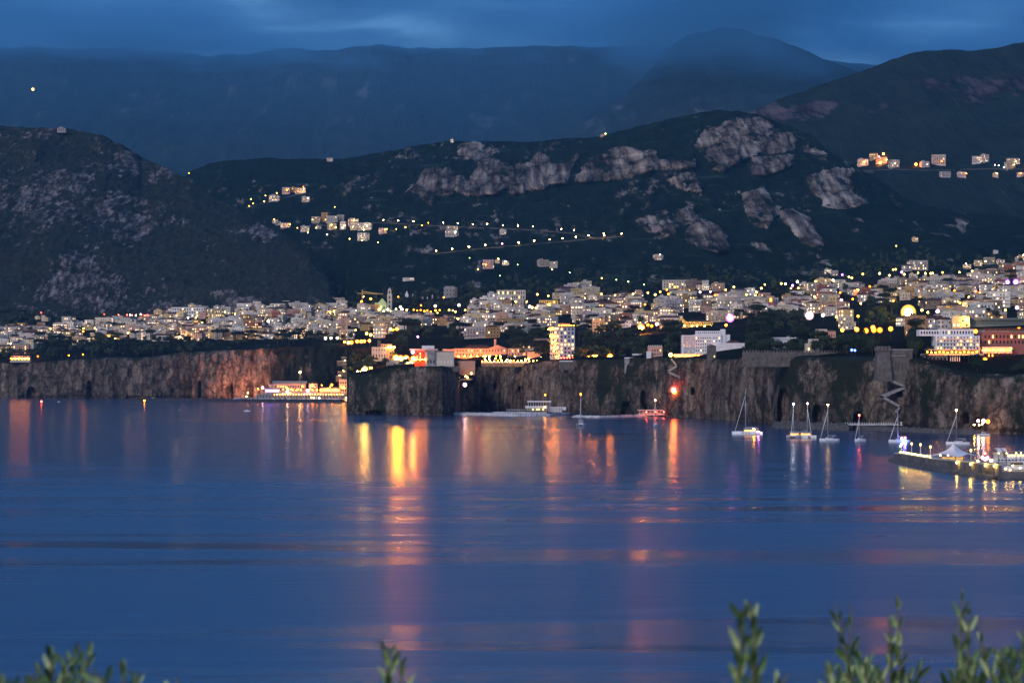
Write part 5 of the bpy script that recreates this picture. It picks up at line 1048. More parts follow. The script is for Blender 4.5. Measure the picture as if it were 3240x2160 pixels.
for (x, y0, y1) in ((1306,930,944),(1313,936,945),(1337,935,946),(1352,938,947),(1368,932,945),(1387,935,944)):
    b = Bd('monument', NUM[(1306,1313,1337,1352,1368,1387).index(x)] + ' small pale stone monument in the row left of the ruined tower', 'monument', x, y1, group='row of small monuments'); b.blk('base', x-2.5, x+2.5, y0+4, y1, M_CONC, 0, 2); b.front_gable(x-2.2, x+2.2, y0+3.9, y0, M_BRICK if x % 2 else M_WHITE, 0, 2, 'top')
for n_, lb, x0, x1, yt, yb, m_, cols, rws in (('apartment_block','pale arcaded block on the rise above the town centre',1572,1663,918,950,M_CREAM,12,2), ('school','yellow lamp-lit three-storey block above the town centre',1706,1766,950,978,M_YEL,8,3), ('apartment_block','large cream apartment block with a gabled end above the town',2097,2182,886,914,M_CREAM,10,3),
        ('grand_hotel','white three-storey hotel at the upper left end of town',542,645,972,1006,M_WHITE,13,3), ('apartment_block','white corner house with tall windows right of the white towered hotel',751,788,972,996,M_WHITE,4,2), ('warehouse','plain white box-like warehouse, left of a pair above the left town',464,496,1003,1018,M_WHITE,0,0), ('warehouse','plain white box-like warehouse, right of a pair above the left town',498,534,1001,1019,M_WHITE,0,0),
        ('apartment_block','long yellow-lit row house in the left town',296,374,1057,1074,M_YEL,16,1), ('apartment_block','pink palace facade above the orange clifftop terrace at far left',40,91,1092,1121,M_PINK,8,3)):
    b = Bd(n_, lb, n_.replace('_', ' '), (x0+x1)/2, yb); b.blk('wall', x0, x1, yt, yb + 8, m_, 0, 12); b.blk('roof', x0-.8, x1+.8, yt-1.6, yt-.1, M_FLAT, -.3, 12.3)
    if cols: b.wins(x0+2, x1-2, yt+1.5, yb-3, cols, rws, max(1.8, (x1-x0)/cols*.42), (yb-yt)/rws*.5, .25, 0, [M_LITW, M_LITY])
    if 'yellow' in lb:
        for k in range(4): xl(W(x0 + (x1-x0)*(k+.5)/4, yb - 4, b.D - 7), 'yellow', .4, 100, 'yellow lamp before the ' + ' '.join(lb.split()[:4]))
b = Bd('church_tower', 'white church tower right of the long white hotel in the left town', 'bell tower', 704, 992); b.blk('shaft', 698, 711, 972, 1000, M_WHITE, 0, 5); b.blk('belfry', 700, 709, 966, 971.9, M_WHITE, .7, 4.3); b.win(704, 980, 3, 9, M_DARKG)
b = Bd('clifftop_terrace', 'orange-lit restaurant terrace on the cliff edge at far left', 'terrace', 64, 1143, 3094); b.blk('deck', 33, 96, 1140, 1146, M_CREAM, -2, 12); b.blk('roof', 34, 94, 1126, 1128, M_CREAM, 0, 10); b.wins(36, 92, 1130, 1138, 9, 1, 5, 6, 1, 6, [M_LITW, M_LITY], 'glass_panel')
for i in range(6): xl(W(38 + i*10.5, 1135, 3093), 'orange', .9, 230, 'orange lamp of the clifftop restaurant terrace at far left')
# ================================================================== harbour, quays, jetties
M_HULL = simple('boat_white', (0.80, 0.80, 0.78), 0.35, scale=.5, spec=.4); M_HULLB = simple('boat_blue', (0.05, 0.10, 0.22), 0.35); M_WOOD = simple('varnished_wood', (0.25, 0.12, 0.05), 0.5)
M_ROCK = simple('boulders', (0.10, 0.095, 0.085), 0.95, noise=.5, scale=.6); M_PALE = simple('pale_platform', (0.55, 0.54, 0.50), 0.9, noise=.3, scale=.3); M_LMAST = simple('alloy', (0.42, 0.42, 0.42), .4, .5)
M_CANV = simple('tent_canvas', (0.82, 0.80, 0.74), 0.85, scale=.2); M_DK = simple('dark_quay', (0.055, 0.05, 0.05), .9, noise=.4, scale=.3)
def rocky_strip(name, pts, halfw, hgt, mat, seed, n=90, label=None, cat=None, kind=None):
    """a low irregular mole of boulders following photo points on the water"""
    P = [W(px, py, DW(py)) for px, py in pts]; mb = MB(); nr = 9; seg = []
    for i in range(n + 1):
        t = i / n * (len(P) - 1); k = min(int(t), len(P) - 2); p = P[k].lerp(P[k+1], t - k); seg.append(p)
    b = len(mb.v); taper = [min(1, min(i, n - i) / 5 + .12) for i in range(n + 1)]
    for i, p in enumerate(seg):
        for j in range(nr):
            a = j / (nr - 1); w = (a - .5) * 2 * halfw * taper[i]; h = math.sin(a * math.pi) ** .6 * hgt * taper[i]
            q = float(fbm(np.array([p.x/5 + j*3.1 + seed]), np.array([i*.7]), np.array([seed*1.7 + j]), 3)[0])
            mb.v.append((p.x + q*.5, p.y + w * (1 + .3*q), -1.2 if j in (0, nr-1) else max(-.2, h * (1 + .55*q))))
    for i in range(n):
        for j in range(nr - 1): mb.f.append((b+i*nr+j, b+(i+1)*nr+j, b+(i+1)*nr+j+1, b+i*nr+j+1)); mb.m.append(0); mb.sm.append(False); mb.uv += [(-50., -50.)]*4
    o = mb.build(name, mat)
    if label: tag(o, label, cat)
    if kind: o['kind'] = kind
    return o
b = Bd('quay', 'long low quay of the boat harbour under the left cliff', 'quay', 955, 1258, 2960); b.blk('deck', 812, 1102, 1247, 1262, M_CONC, 0, 60); b.blk('road', 838, 1100, 1241, 1246.9, M_CONC, 22, 60)
mb = MB()
for i in range(30): mb.box(b.X(814 + i*9.6), b.X(816 + i*9.6), -.5, -.01, b.Z(1261), b.Z(1248))
mb.build('fender', M_METAL, b.r)
b = Bd('harbour_building', 'long low harbour building with sloping roof behind orange lamps', 'harbour building', 908, 1240, 3004); b.blk('wall', 864, 967, 1213, 1244, M_PINK, 0, 16); b.roof(862, 969, 1213, 1205, M_CONC, 0, 16, 'gable'); b.blk('annex', 850, 863.9, 1216, 1244, M_CONC, 1, 12)
b.wins(868, 964, 1218, 1236, 12, 2, 4, 5, .45, 0, [M_LITO, M_LITW])
b = Bd('harbour_tower_house', 'narrow tall orange-lit house at the foot of the ravine road', 'house', 1086, 1246, 2990); b.blk('wall', 1073, 1099, 1201, 1250, M_CREAM, 0, 9); b.crenels(1073, 1099, 1201, 4, M_CREAM, 3); b.wins(1075, 1097, 1205, 1240, 3, 3, 4, 6, .3, 0, [M_LITO])
b = Bd('harbour_kiosk', 'small orange-lit kiosk in the middle of the boat harbour', 'kiosk', 990, 1240, 3004); b.blk('wall', 977, 1004, 1213, 1244, M_CREAM, 0, 7); b.roof(975, 1006, 1213, 1208, M_TILE, 0, 7); b.wins(979, 1002, 1217, 1234, 4, 2, 3.5, 5, .6, 0, [M_LITO, M_LITW])
b = Bd('lit_hall', 'long glass-fronted restaurant glowing at the right of the boat harbour', 'restaurant', 1035, 1242, 2998); b.blk('wall', 1012, 1072, 1227, 1245, M_CREAM, 0, 9); b.blk('roof', 1010, 1074, 1225, 1226.9, M_CONC, -1, 10); b.wins(1014, 1070, 1229, 1240, 11, 1, 4, 8, .85, 0, [M_LITO, M_LITW], 'glass_panel')
b = Bd('beach_bar', 'low bar with purple lights at the left end of the boat harbour', 'bar', 858, 1240, 2985); b.blk('wall', 838, 884, 1231, 1244, M_WHITE, 0, 6); b.blk('roof', 836, 886, 1228.5, 1230.9, M_CONC, -1, 7)
M_LPUR = emit('purple_strip', (.32, .12, 1.0), 5); b.wins(840, 862, 1232, 1240, 4, 1, 5, 6, 1, 0, [M_LPUR], 'neon_panel'); M_LPK = emit('pink_strip', (.9, .3, .8), 3); b.wins(863, 882, 1232, 1240, 3, 1, 5, 6, 1, 0, [M_LPK], 'neon_panel')
for x, y, c, q, i_ in ((817,1230,'yellow',.9,220),(831,1226,'pink',1.7,520),(908,1228,'yellow',1.5,620),(910,1238,'white',1.7,700),(918,1244,'yellow',1.0,240),(926,1233,'yellow',1.0,300),(938,1234,'yellow',.9,220),(957,1222,'yellow',1.3,420),(952,1233,'yellow',1.1,330),(974,1235,'pink',2.0,900),(988,1218,'yellow',1.8,700),
        (1003,1233,'yellow',1.3,420),(1015,1234,'yellow',1.4,520),(1026,1233,'yellow',1.4,520),(989,1233,'orange',1.1,260),(1050,1217,'orange',1.5,620),(1045,1224,'orange',.8,160),(1062,1233,'yellow',1.1,340),(1072,1235,'yellow',1.1,340),(1087,1226,'yellow',2.1,1300),(1018,1218,'yellow',.6,110),(1037,1228,'orange',.6,110),(996,1224,'orange',.6,110)):
    xl(W(x, y, 2978), 'amber' if c == 'yellow' else c, q * .68, i_ * .6, 'bright %s lamp on the boat harbour quay' % COLW[c])
for i in range(26): xl(W(868 + i*8.6, 1247.5, 2957), ('orange', 'warm')[i % 2], .42, 40, 'small lamp in the row along the edge of the boat harbour quay')
for x, y, c in ((780,1254,'warm'),(1095,1258,'warm'),(1010,1259,'white'),(985,1257,'yellow'),(993,1258,'yellow'),(784,1242,'yellow')): xl(W(x, y, 2925), c, .7, 110, 'low lamp at the water edge of the boat harbour')
b = Bd('lamp_mast', 'tall pole with a single lamp above the boat harbour', 'lamp', 949, 1242, 2990); mb = MB(); mb.tube([(0, 0, 0), (0, 0, b.Z(1178))], [.5, .3]); mb.build('post', M_CONC, b.r); mb = MB(); mb.ball((0, 0, b.Z(1177)), 1.0, 8, 5); mb.build('lamp_globe', lampmat('warm', 60), b.r)
for x, D__, tx_, ty_, lb in ((772, 2985, 770, 1190, 'leftmost'), (806, 2975, 815, 1180, 'middle'), (838, 2975, 842, 1195, 'rightmost')):   # real floodlights turned to the rock
    p_ = W(x, 1256, D__); r = empty('floodlight', p_); tag(r, lb + ' of three floodlights turned to the reddish left sea cliff', 'floodlight', 'floodlights under the left sea cliff'); mb = MB(); mb.box(-.5, .5, -.35, .35, -.4, .4, bottom=True); mb.build('housing', M_METAL, r); mb = MB(); mb.tube([(0,0,-2.5),(0,0,-.4)], .12); mb.build('post', M_METAL, r)
    ld = bpy.data.lights.new('flood_beam', 'SPOT'); ld.energy = 100000; ld.color = (1.0, .36, .22); ld.spot_size = R(130); ld.spot_blend = .8; ld.shadow_soft_size = .4; lo = bpy.data.objects.new('flood_beam', ld); COL.objects.link(lo); lo.parent = r; lo.location = (0, .5, .3)
    tg = W(tx_, ty_, 3062) - p_; lo.rotation_euler = tg.to_track_quat('-Z', 'Y').to_euler()
rocky_strip('breakwater', [(398,1267),(560,1268),(760,1270),(950,1271),(1098,1272)], 7, 3.0, M_DK, 2, 160, 'long dark low breakwater in front of the boat harbour', 'breakwater')
# ravine road: retaining walls lit yellow
for x0, x1, yt, yb, D_ in ((1080,1118,1131,1144,3040),(1066,1110,1143,1150,3036),(1084,1106,1152,1168,3022),(1068,1100,1176,1188,3008),(1062,1082,1190,1199,3000)):
    b = Bd('retaining_wall', 'short yellow-lit retaining wall of the ravine road, step at height %s' % {1131:'one', 1143:'two', 1152:'three', 1176:'four', 1190:'five'}[yt], 'wall', (x0+x1)/2, yb, D_); b.r['label'] = {1131: 'topmost', 1143: 'second from top', 1152: 'third from top', 1176: 'second from bottom', 1190: 'lowest'}[yt] + ' yellow-lit retaining wall of the ravine road'
    b.blk('wall', x0, x1, yt, yb + 8, M_STONE, 0, 8); b.blk('parapet', x0, x1, yt - 1.5, yt - .1, M_CREAM, -.2, .8); xl(W((x0+x1)/2 + 3, yt - 3, D_ - 7), 'yellow', .4, 150, 'yellow lamp above the retaining walls of the ravine road')
# the beach club under the cliff
rocky_strip('stone_mole', [(1425,1311),(1520,1313),(1640,1316),(1740,1315),(1905,1303)], 8, 1.9, M_PALE, 4, 130, 'pale boulder mole with bathing platforms below the central cliff', 'mole')
rocky_strip('stone_mole', [(1808,1319),(1900,1321),(2010,1318),(2110,1316),(2200,1319)], 5, 1.6, M_PALE, 6, 110, 'second pale boulder mole right of the beach club', 'mole')
b = Bd('bathing_platform', 'pale bathing platform with railing on the boulder mole', 'platform', 1640, 1310, 1985); b.blk('deck', 1560, 1730, 1303, 1309, M_PALE, -4, 14); b.blk('deck', 1480, 1600, 1306, 1311, M_PALE, -6, 8)
for i in range(14): b.blk('post', 1604 + i*8, 1604.7 + i*8, 1296, 1302.9, M_WHITE, 0, .3)
b.blk('railing', 1602, 1712, 1295, 1296, M_WHITE, -.02, .32)
b = Bd('beach_pavilion', 'two-level white beach pavilion with flat roof under the central cliff', 'pavilion', 1697, 1306, 1985); b.blk('floor', 1664, 1732, 1299, 1306, M_DK, 0, 9); b.blk('level', 1668, 1730, 1291, 1298.9, M_CREAM, 1, 9); b.blk('balcony', 1662, 1732, 1284, 1290.9, M_WHITE, -.5, 9); b.blk('level', 1670, 1730, 1272, 1283.9, M_DK, 2, 9); b.blk('roof', 1668, 1744, 1268, 1271.9, M_WHITE, -1, 10)
for i in range(8): b.blk('post', 1671 + i*8, 1672.2 + i*8, 1272, 1283.9, M_WHITE, -.4, -.1)
b.wins(1670, 1728, 1292, 1298, 9, 1, 4, 5, .6, 1, [M_LITY]); xl(W(1724, 1288, 1980), 'yellow', .5, 45, 'yellow lamp on the balcony of the beach pavilion'); xl(W(1725, 1249, 1990), 'orange', .6, 60, 'orange lamp on the cliff above the beach pavilion')
b = Bd('bathing_cabins', 'row of white bathing cabins right of the beach pavilion', 'cabins', 1760, 1308, 1990); b.blk('wall', 1729, 1778, 1287, 1303, M_WHITE, 0, 5); b.blk('cabin', 1778.1, 1791, 1287, 1297, M_WHITE, 1, 5); b.blk('stair_tower', 1727, 1742, 1273, 1286.9, M_WHITE, 1, 5); b.wins(1744, 1778, 1289, 1301, 7, 2, 2.2, 4, 0); b.blk('deck', 1727, 1910, 1303.1, 1309, M_DK, -2, 6); b.blk('post', 1880, 1884, 1288, 1295, M_WHITE, 1, 3)
b = Bd('covered_jetty', 'reddish-lit covered jetty with white hut below the red lamp', 'jetty', 2085, 1313, 1905); b.blk('deck', 2020, 2153, 1308, 1313, M_CREAM, 0, 9); b.blk('roof', 2018, 2104, 1296, 1299, M_PALE, -.5, 8); b.blk('hut', 2121, 2150, 1296, 1307.9, M_WHITE, 1, 7); b.blk('wall', 2030, 2100, 1303, 1307.9, M_CREAM, 4, 7)
for i in range(8): b.blk('post', 2024 + i*11, 2025.4 + i*11, 1299.1, 1307.9, M_WHITE, 0, .4)
for x in (2045, 2075, 2100, 2140): xl(W(x, 1303, 1900), 'red', .22, 70, 'red lamp under the roof of the covered jetty')
xl(W(2131, 1233, 1890), 'red', 1.6, 1100, 'large red lamp halfway up the central cliff'); xl(W(2133, 1239, 1890), 'orange', 1.3, 900, 'orange lamp just under the large red cliff lamp')
rocky_strip('rock_island', [(2440,1352),(2540,1356),(2620,1359),(2690,1362)], 9, 4.2, M_ROCK, 9, 90, 'dark low boulders left of the long bathing jetty', 'rocks')
b = Bd('bathing_jetty', 'long pale bathing jetty on piles below the right cliff', 'jetty', 2890, 1358, 1500); b.blk('deck', 2668, 2860, 1341, 1345, M_PALE, 0, 7); b.blk('deck', 2855, 3112, 1350, 1354, M_PALE, -6, -.01); b.blk('canopy', 2848, 2922, 1334, 1345.5, M_WHITE, -3, -.01); b.blk('hut', 2922.1, 2966, 1337, 1349.9, M_CONC, 0, 5)
for i in range(16): b.blk('pile', 2672 + i*12, 2674 + i*12, 1345.1, 1363, M_DK, 1, 2)
for i in range(20): b.blk('pile', 2862 + i*12.6, 2864 + i*12.6, 1354.1, 1368, M_DK, -5, -4)
for i in range(22): b.blk('post', 2676 + i*7.6, 2677.6 + i*7.6, 1336, 1340.9, M_WHITE, 3, 3.4)
rocky_strip('rock_shelf', [(2680,1358),(2800,1363),(2950,1369),(3110,1375)], 6, 2.6, M_ROCK, 12, 90, 'dark boulders under the long bathing jetty', 'rocks')
for x, y, c, q in ((3095,1331,'pink',.65),(3112,1331,'pink',.9),(3126,1333,'amber',.9),(3083,1343,'yellow',.35),(3098,1344,'yellow',.35),(3108,1341,'yellow',.3)): xl(W(x, y, 1412), c, q, 110, 'coloured lamp at the cave mouth by the end of the long jetty')
def stair(name, label, pts, D_, wd=1.6):
    r = empty(name, W(pts[0][0], pts[0][1], D_)); tag(r, label, 'stairway'); o0 = r.location
    for (a, c), (d, e) in zip(pts[:-1], pts[1:]):
        mb = MB(); p, q = W(a, c, D_) - o0, W(d, e, D_) - o0; n = 14
        for i in range(n):
            u, v = p.lerp(q, i/n), p.lerp(q, (i+1)/n); x0, x1 = sorted((u.x, v.x)); mb.box(x0, x1 + .01, -wd, 9, min(u.z, v.z) - 1.0, min(u.z, v.z) + .6, bottom=True)
        mb.build('flight', M_CONC, r)
stair('cliff_stairs', 'zigzag stairway climbing the right cliff below the bastion tower', [(2788,1189),(2866,1222),(2790,1253),(2848,1284),(2836,1300)], 1500)
stair('cliff_stairs', 'short stairway down the cliff below the white clifftop hotel', [(2124,1134),(2142,1156),(2112,1174),(2152,1192)], 1870)
# ------------------------------------------------------------------ boats
def hull_mesh(Ln, Bm, hb, n=12, stern=.8):
    mb = MB(); m = 7; b = 0
    for i in range(n + 1):
        t = i / n; x = (t - .5) * Ln; w = Bm/2 * (min(1, stern + t*1.2) if t < .3 else 1) * (1 - max(0, (t - .45)/.55)**2.1) + .02; sh = hb * (.92 + .25*max(0, t - .4)); 
        for j in range(m):
            a = (j / (m - 1) - .5) * math.pi; mb.v.append((x + (0.04*Ln if t > .97 else 0) * abs(math.sin(a)), w * math.sin(a), sh - (sh + .5) * (math.cos(a) ** .45 if math.cos(a) > 0 else 0)))
    def f(*a): mb.f.append(a); mb.m.append(0); mb.sm.append(True); mb.uv.extend([(-50., -50.)] * len(a))
    for i in range(n):
        for j in range(m - 1): f(i*m+j, i*m+j+1, (i+1)*m+j+1, (i+1)*m+j)
        f(i*m, (i+1)*m, (i+1)*m+m-1, i*m+m-1)
    f(*[j for j in range(m)][::-1]); return mb
def sail_yacht(name, label, px, py, top, Ln, rz, kind='mono', lampc=None, mast_px=None, lights=()):
    D_ = DW(py); g = W(px, py, D_); g.z = 0; r = empty(name, g, rz); tag(r, label, 'catamaran' if kind == 'cat' else 'sailboat', 'moored sailing boats'); hm = H - (top - HY) * D_ / F; Ln *= 1.15
    if kind == 'cat':
        for s_ in (-1, 1):
            o = hull_mesh(Ln, Ln*.15, 1.7).build('hull', M_HULL, r); o.location = (0, s_ * Ln*.21, 0)
            for k in range(3):
                mb = MB(); mb.box(-.5, .5, -.02, .02, 0, .35, bottom=True); w_ = mb.build('window', M_DARKG, o); w_.location = ((k-1)*1.9, s_ * (Ln*.075 + .0), .95)
        mb = MB(); mb.box(-Ln*.38, Ln*.12, -Ln*.21, Ln*.21, 1.0, 1.6, bottom=True); mb.build('bridge_deck', M_HULL, r)
        mb = MB(); mb.box(-Ln*.25, Ln*.1, -Ln*.15, Ln*.15, 1.61, 2.9); mb.box(-Ln*.36, Ln*.12, -Ln*.17, Ln*.17, 3.5, 3.65, bottom=True); cb_ = mb.build('cabin', M_HULL, r)
        mb = MB(); mb.box(-Ln*.255, Ln*.105, -Ln*.155, Ln*.155, 2.0, 2.6, bottom=True); mb.build('window_band', M_LITO if lights else M_DARKG, cb_)
        for sx_ in (-.34, .1):
            for sy_ in (-.15, .15): mb = MB(); mb.tube([(Ln*sx_, Ln*sy_, 1.6), (Ln*sx_, Ln*sy_, 3.5)], .08); mb.build('post', M_LMAST, r)
    else:
        o = hull_mesh(Ln, Ln*.30, 1.35).build('hull', M_HULL, r); mb = MB(); mb.box(-Ln*.18, Ln*.16, -Ln*.085, Ln*.085, 1.25, 1.95); c_ = mb.build('cabin', M_HULL, r)
        mb = MB(); mb.box(-Ln*.16, Ln*.14, -Ln*.088, Ln*.088, 1.5, 1.75); mb.build('window_band', M_DARKG, c_); mb = MB(); mb.box(-Ln*.33, -Ln*.19, -Ln*.1, Ln*.1, 2.5, 2.65, bottom=True); mb.box(-Ln*.2, -Ln*.195, -.05, .05, 1.3, 2.5); mb.build('sprayhood', M_HULL, r)
    mx = Ln*.08; mb = MB(); mb.tube([(mx, 0, 1.2), (mx, 0, hm)], [.30, .20], 6); mb.build('mast', M_LMAST, r)
    mb = MB(); mb.tube([(mx, 0, 2.9 if kind == 'mono' else 4.2), (-Ln*.34, 0, 3.1 if kind == 'mono' else 4.4)], .22, 6); mb.build('boom', M_LMAST, r)
    mb = MB(); mb.tube([(mx, 0, hm*.86), (Ln*.48, 0, 1.5)], .16, 5); mb.build('furled_jib', M_HULL, r)
    for s_ in (-1, 1): mb = MB(); mb.tube([(mx, 0, hm*.92), (mx, s_*Ln*(.2 if kind == 'cat' else .13), 1.3)], .05, 4); mb.build('shroud', M_METAL, r)
    if lampc: mb = MB(); mb.ball((mx, 0, hm + .35), .42, 8, 5); mb.build('mast_light', lampmat(lampc, 32), r)
    for x, y, z, c, rr, st in lights: mb = MB(); mb.ball((x, y, z), rr, 8, 5); mb.build('deck_light', lampmat(c, st), r)
    return r
sail_yacht('catamaran', 'largest catamaran, with pink stern light and unlit tall mast', 2366, 1374, 1228, 14, R(162), 'cat', None, lights=((-6.4, 1.5, 1.0, 'pink', .8, 120), (-6.9, 3.0, 1.5, 'magenta', .6, 40), (-3, -2, 3.2, 'yellow', .35, 60), (-4, 0, 2.9, 'orange', .3, 60)))
sail_yacht('catamaran', 'catamaran with cold white masthead lamp, left of the lamp-lit pair', 2512, 1386, 1279, 10.5, R(248), 'cat', 'cool', lights=((0, 0, 2.3, 'orange', .3, 40),))
sail_yacht('catamaran', 'catamaran with orange-lit cabin, right of the lamp-lit pair', 2552, 1386, 1278, 10.5, R(292), 'cat', 'pink', lights=((-2, 1.5, 2.4, 'orange', .3, 70), (-2, -1.5, 2.4, 'orange', .3, 70)))
sail_yacht('sailboat', 'white sailboat with warm masthead lamp, right of the catamaran pair', 2624, 1395, 1282, 9.5, R(200), 'mono', 'warm')
sail_yacht('sailboat', 'small white sailboat with red masthead lamp in front of the long jetty', 2721, 1396, 1315, 6.2, R(215), 'mono', 'red')
sail_yacht('sailboat', 'sailboat with blue and red lights behind the pier end', 2846, 1399, 1302, 9.5, R(188), 'mono', None, lights=((-3, .3, 2.4, 'red', .4, 30), (-1, .3, 2.2, 'pink', .35, 30), (-2.2, 2.2, .9, 'blue', .9, 40)))
sail_yacht('sailboat', 'sailboat with a warm masthead lamp behind the white tent', 3032, 1406, 1299, 10.0, R(170), 'mono', 'warm')
sail_yacht('catamaran', 'white catamaran moored in front of the beach pavilion', 1838, 1347, 1248, 9.0, R(262), 'cat', 'orange')
sail_yacht('sailboat', 'small sailboat with warm masthead lamp before the covered jetty', 2074, 1349, 1267, 7.0, R(250), 'mono', 'warm')
def motor_boat(label, px, py, Ln, rz, lampc=None, proto=[None], group=None, z=0):
    g = W(px, py, DW(py)); g.z = z
    if proto[0] is None:
        r = empty('motor_boat'); hull_mesh(6, 2.2, .9).build('hull', M_HULL, r); mb = MB(); mb.box(-1.2, 1.0, -.7, .7, .85, 1.9); mb.build('cabin', M_HULL, r); mb = MB(); mb.box(-1.25, 1.05, -.75, .75, 1.3, 1.7, bottom=True); mb.build('windscreen', M_DARKG, r); proto[0] = r; o = r
    else: o = dup(proto[0], g)
    o.location = g; o.rotation_euler = (0, 0, rz); o.scale = (Ln/6,)*3; tag(o, label, 'motorboat', group or 'small motorboats')
    return o
for label, px, py, Ln, rz in (('lone white motorboat on the open water left of the headland', 781, 1301, 5.5, 0.1), ('small motorboat with a lamp at the left end of the breakwater', 484, 1262, 7, .3), ('small white motorboat between breakwater and left cliff', 634, 1264, 6, 0), ('tiny motorboat nearest the harbour bar inside the breakwater', 716, 1264, 5, .4), ('small pale motorboat anchored off the far left cliff', 187, 1272, 5, 1.2), ('small motorboat beside the cave lamps at the right jetty', 3113, 1378, 7, .2)): motor_boat(label, px, py, Ln, rz)
its = []
for i in range(26): its.append(dict(obj=motor_boat('x', 742 + i*13.6 + rng.uniform(-3, 3), 1263.5 + rng.uniform(-.6, .6), rng.uniform(5.5, 8.5), rng.uniform(-.7, .7), group='boats along the harbour quay'), a='small white boat moored in the row along the boat harbour quay', px=742 + i*13.6, py=1260))
for i, it in enumerate(sorted(its, key=lambda d: d['obj'].location.x / d['obj'].location.y)): it['obj']['label'] = NUM[i] + ' small white boat in the row along the boat harbour quay'
def buoy(label, px, py, c):
    g = W(px, py, DW(py)); g.z = 0; r = empty('buoy', g); tag(r, label, 'buoy'); mb = MB(); mb.tube([(0,0,-.5),(0,0,.7),(0,0,2.2)], [.8, .7, .15], 8); mb.build('float', simple('buoy_paint_' + c, LAMPC[c]), r); mb = MB(); mb.ball((0, 0, 2.8), .75, 8, 5); mb.build('lamp_globe', lampmat(c, 25), r)
buoy('orange lit buoy in front of the breakwater', 457, 1275, 'orange'); buoy('red lit buoy off the far left cliff', 131, 1278, 'red')
# ------------------------------------------------------------------ the pier
FT = [(2828,1456,1431),(2847,1465,1432),(2884,1472,1438.5),(2938,1482,1447),(3024,1497,1455),(3090,1508,1462),(3157,1515,1467)]
def pier_mesh():
    mb = MB(); P = [(W(px, pb, DW(pb)), H - (pt - HY) * DW(pb) / F) for px, pb, pt in FT]
    fine = []
    for i in range(len(P) - 1):
        for k in range(10): t = k/10; fine.append((P[i][0].lerp(P[i+1][0], t), P[i][1]*(1-t) + P[i+1][1]*t))
    fine.append(P[-1]); return fine
FP = pier_mesh()
pr = empty('pier', (FP[30][0].x, FP[30][0].y, 0)); tag(pr, 'long curved stone pier with glowing parapet and tent at the right edge', 'pier'); o0 = pr.location
NV = Vector((0.99, 0.12, 0))
def sweep(part, prof, mat, pts=None, jit=0):
    mb = MB(); pts = pts or FP; n = len(prof)
    for i, (p, zt) in enumerate(pts):
        d = (pts[min(i+1, len(pts)-1)][0] - pts[max(i-1, 0)][0]); d.z = 0; d.normalize(); nv = NV
        for k, (off, zf, za) in enumerate(prof):
            j = float(fbm(np.array([p.x/1.6]), np.array([k*2.3]), np.array([0.4]), 2)[0]) * jit
            q = p + nv * (off + j) - o0; mb.v.append((q.x, q.y, zf * zt + za + j*.5))
    for i in range(len(pts) - 1):
        for k in range(n - 1): mb.f.append((i*n+k, (i+1)*n+k, (i+1)*n+k+1, i*n+k+1)); mb.m.append(0); mb.sm.append(False); mb.uv += [(-50., -50.)]*4
    for e in (0, (len(pts) - 1) * n): mb.f.append(tuple(range(e, e + n))); mb.m.append(0); mb.sm.append(False); mb.uv += [(-50., -50.)]*n
    return mb.build(part, mat, pr)
M_PIERW = simple('pier_wall', (0.13, 0.12, 0.11), .9, noise=.45, scale=.25)
sweep('rock_apron', [(-3.2, 0, -1.5), (-2.2, 0, .6), (-.6, 0, 1.5), (.2, 0, 1.5)], M_ROCK, jit=.9)
sweep('wall', [(0, 0, -2), (0.5, 1, -.5), (1.4, 1, -.5), (1.4, 0, 2.6)], M_PIERW)
sweep('coping', [(.25, 1, -.49), (.25, 1, 0), (1.7, 1, 0), (1.7, 1, -.49)], M_CREAM)
sweep('deck', [(1.41, 0, 2.6), (24, 0, 2.6), (24, 0, -2)], M_CONC)
E_ = FP[-1][0]; q = E_ - o0; mb = MB(); mb.box(q.x + .2, q.x + 60, q.y + .5, q.y + 24, -2, 2.1); mb.box(q.x + .3, q.x + 60, q.y - .3, q.y + .49, -2, 2.6); mb.build('quay', M_PIERW, pr)
def pier_at(px, off):
    for i in range(len(FP) - 1):
        a, b_ = FP[i][0], FP[i+1][0]; xa, xb = CX + a.x*F/a.y, CX + b_.x*F/b_.y
        if xa <= px <= xb: t = (px - xa)/(xb - xa); p = a.lerp(b_, t); return Vector((p.x, p.y, 0)) + NV * off, FP[i][1]
    return Vector((FP[-1][0].x, FP[-1][0].y, 0)) + NV * off, FP[-1][1]
for i in range(11): p, zt = pier_at(2842 + i*9.2, 1.0); p.z = zt + .3; xl(p, 'yellow', .2, 36, 'small yellow lamp on the parapet of the stone pier')
for x in (3030, 3074, 3120, 3148): p, zt = pier_at(x, -.35); p.z = zt - .9; xl(p, 'yellow', .20, 75, 'yellow wall lamp on the sea side of the stone pier')
for px, pt in ((2852, 1405), (2860, 1399), (2884, 1403), (2912, 1406), (2943, 1413), (3070, 1424)):
    p, zt = pier_at(px - 14, 1.9); p.z = 2.6; hm = H - (pt - HY) * p.y / F - 2.6; r = empty('pier_lamp', p); tag(r, 'x', 'lamp', 'lamp posts on the stone pier'); r['label'] = {2852: 'leftmost tall', 2860: 'second from left tall', 2884: 'third from left tall', 2912: 'fourth from left tall', 2943: 'tall, just left of the tent,', 3070: 'tall, right of the tent,'}[px] + ' pale lamp post on the stone pier'
    mb = MB(); mb.tube([(0,0,0),(0,0,hm)], [.16, .11], 6); mb.build('post', M_CREAM, r); mb = MB(); mb.ball((0, 0, hm), .30, 8, 5, sq=1.4); mb.build('lamp_globe', lampmat('yellow', 9), r)
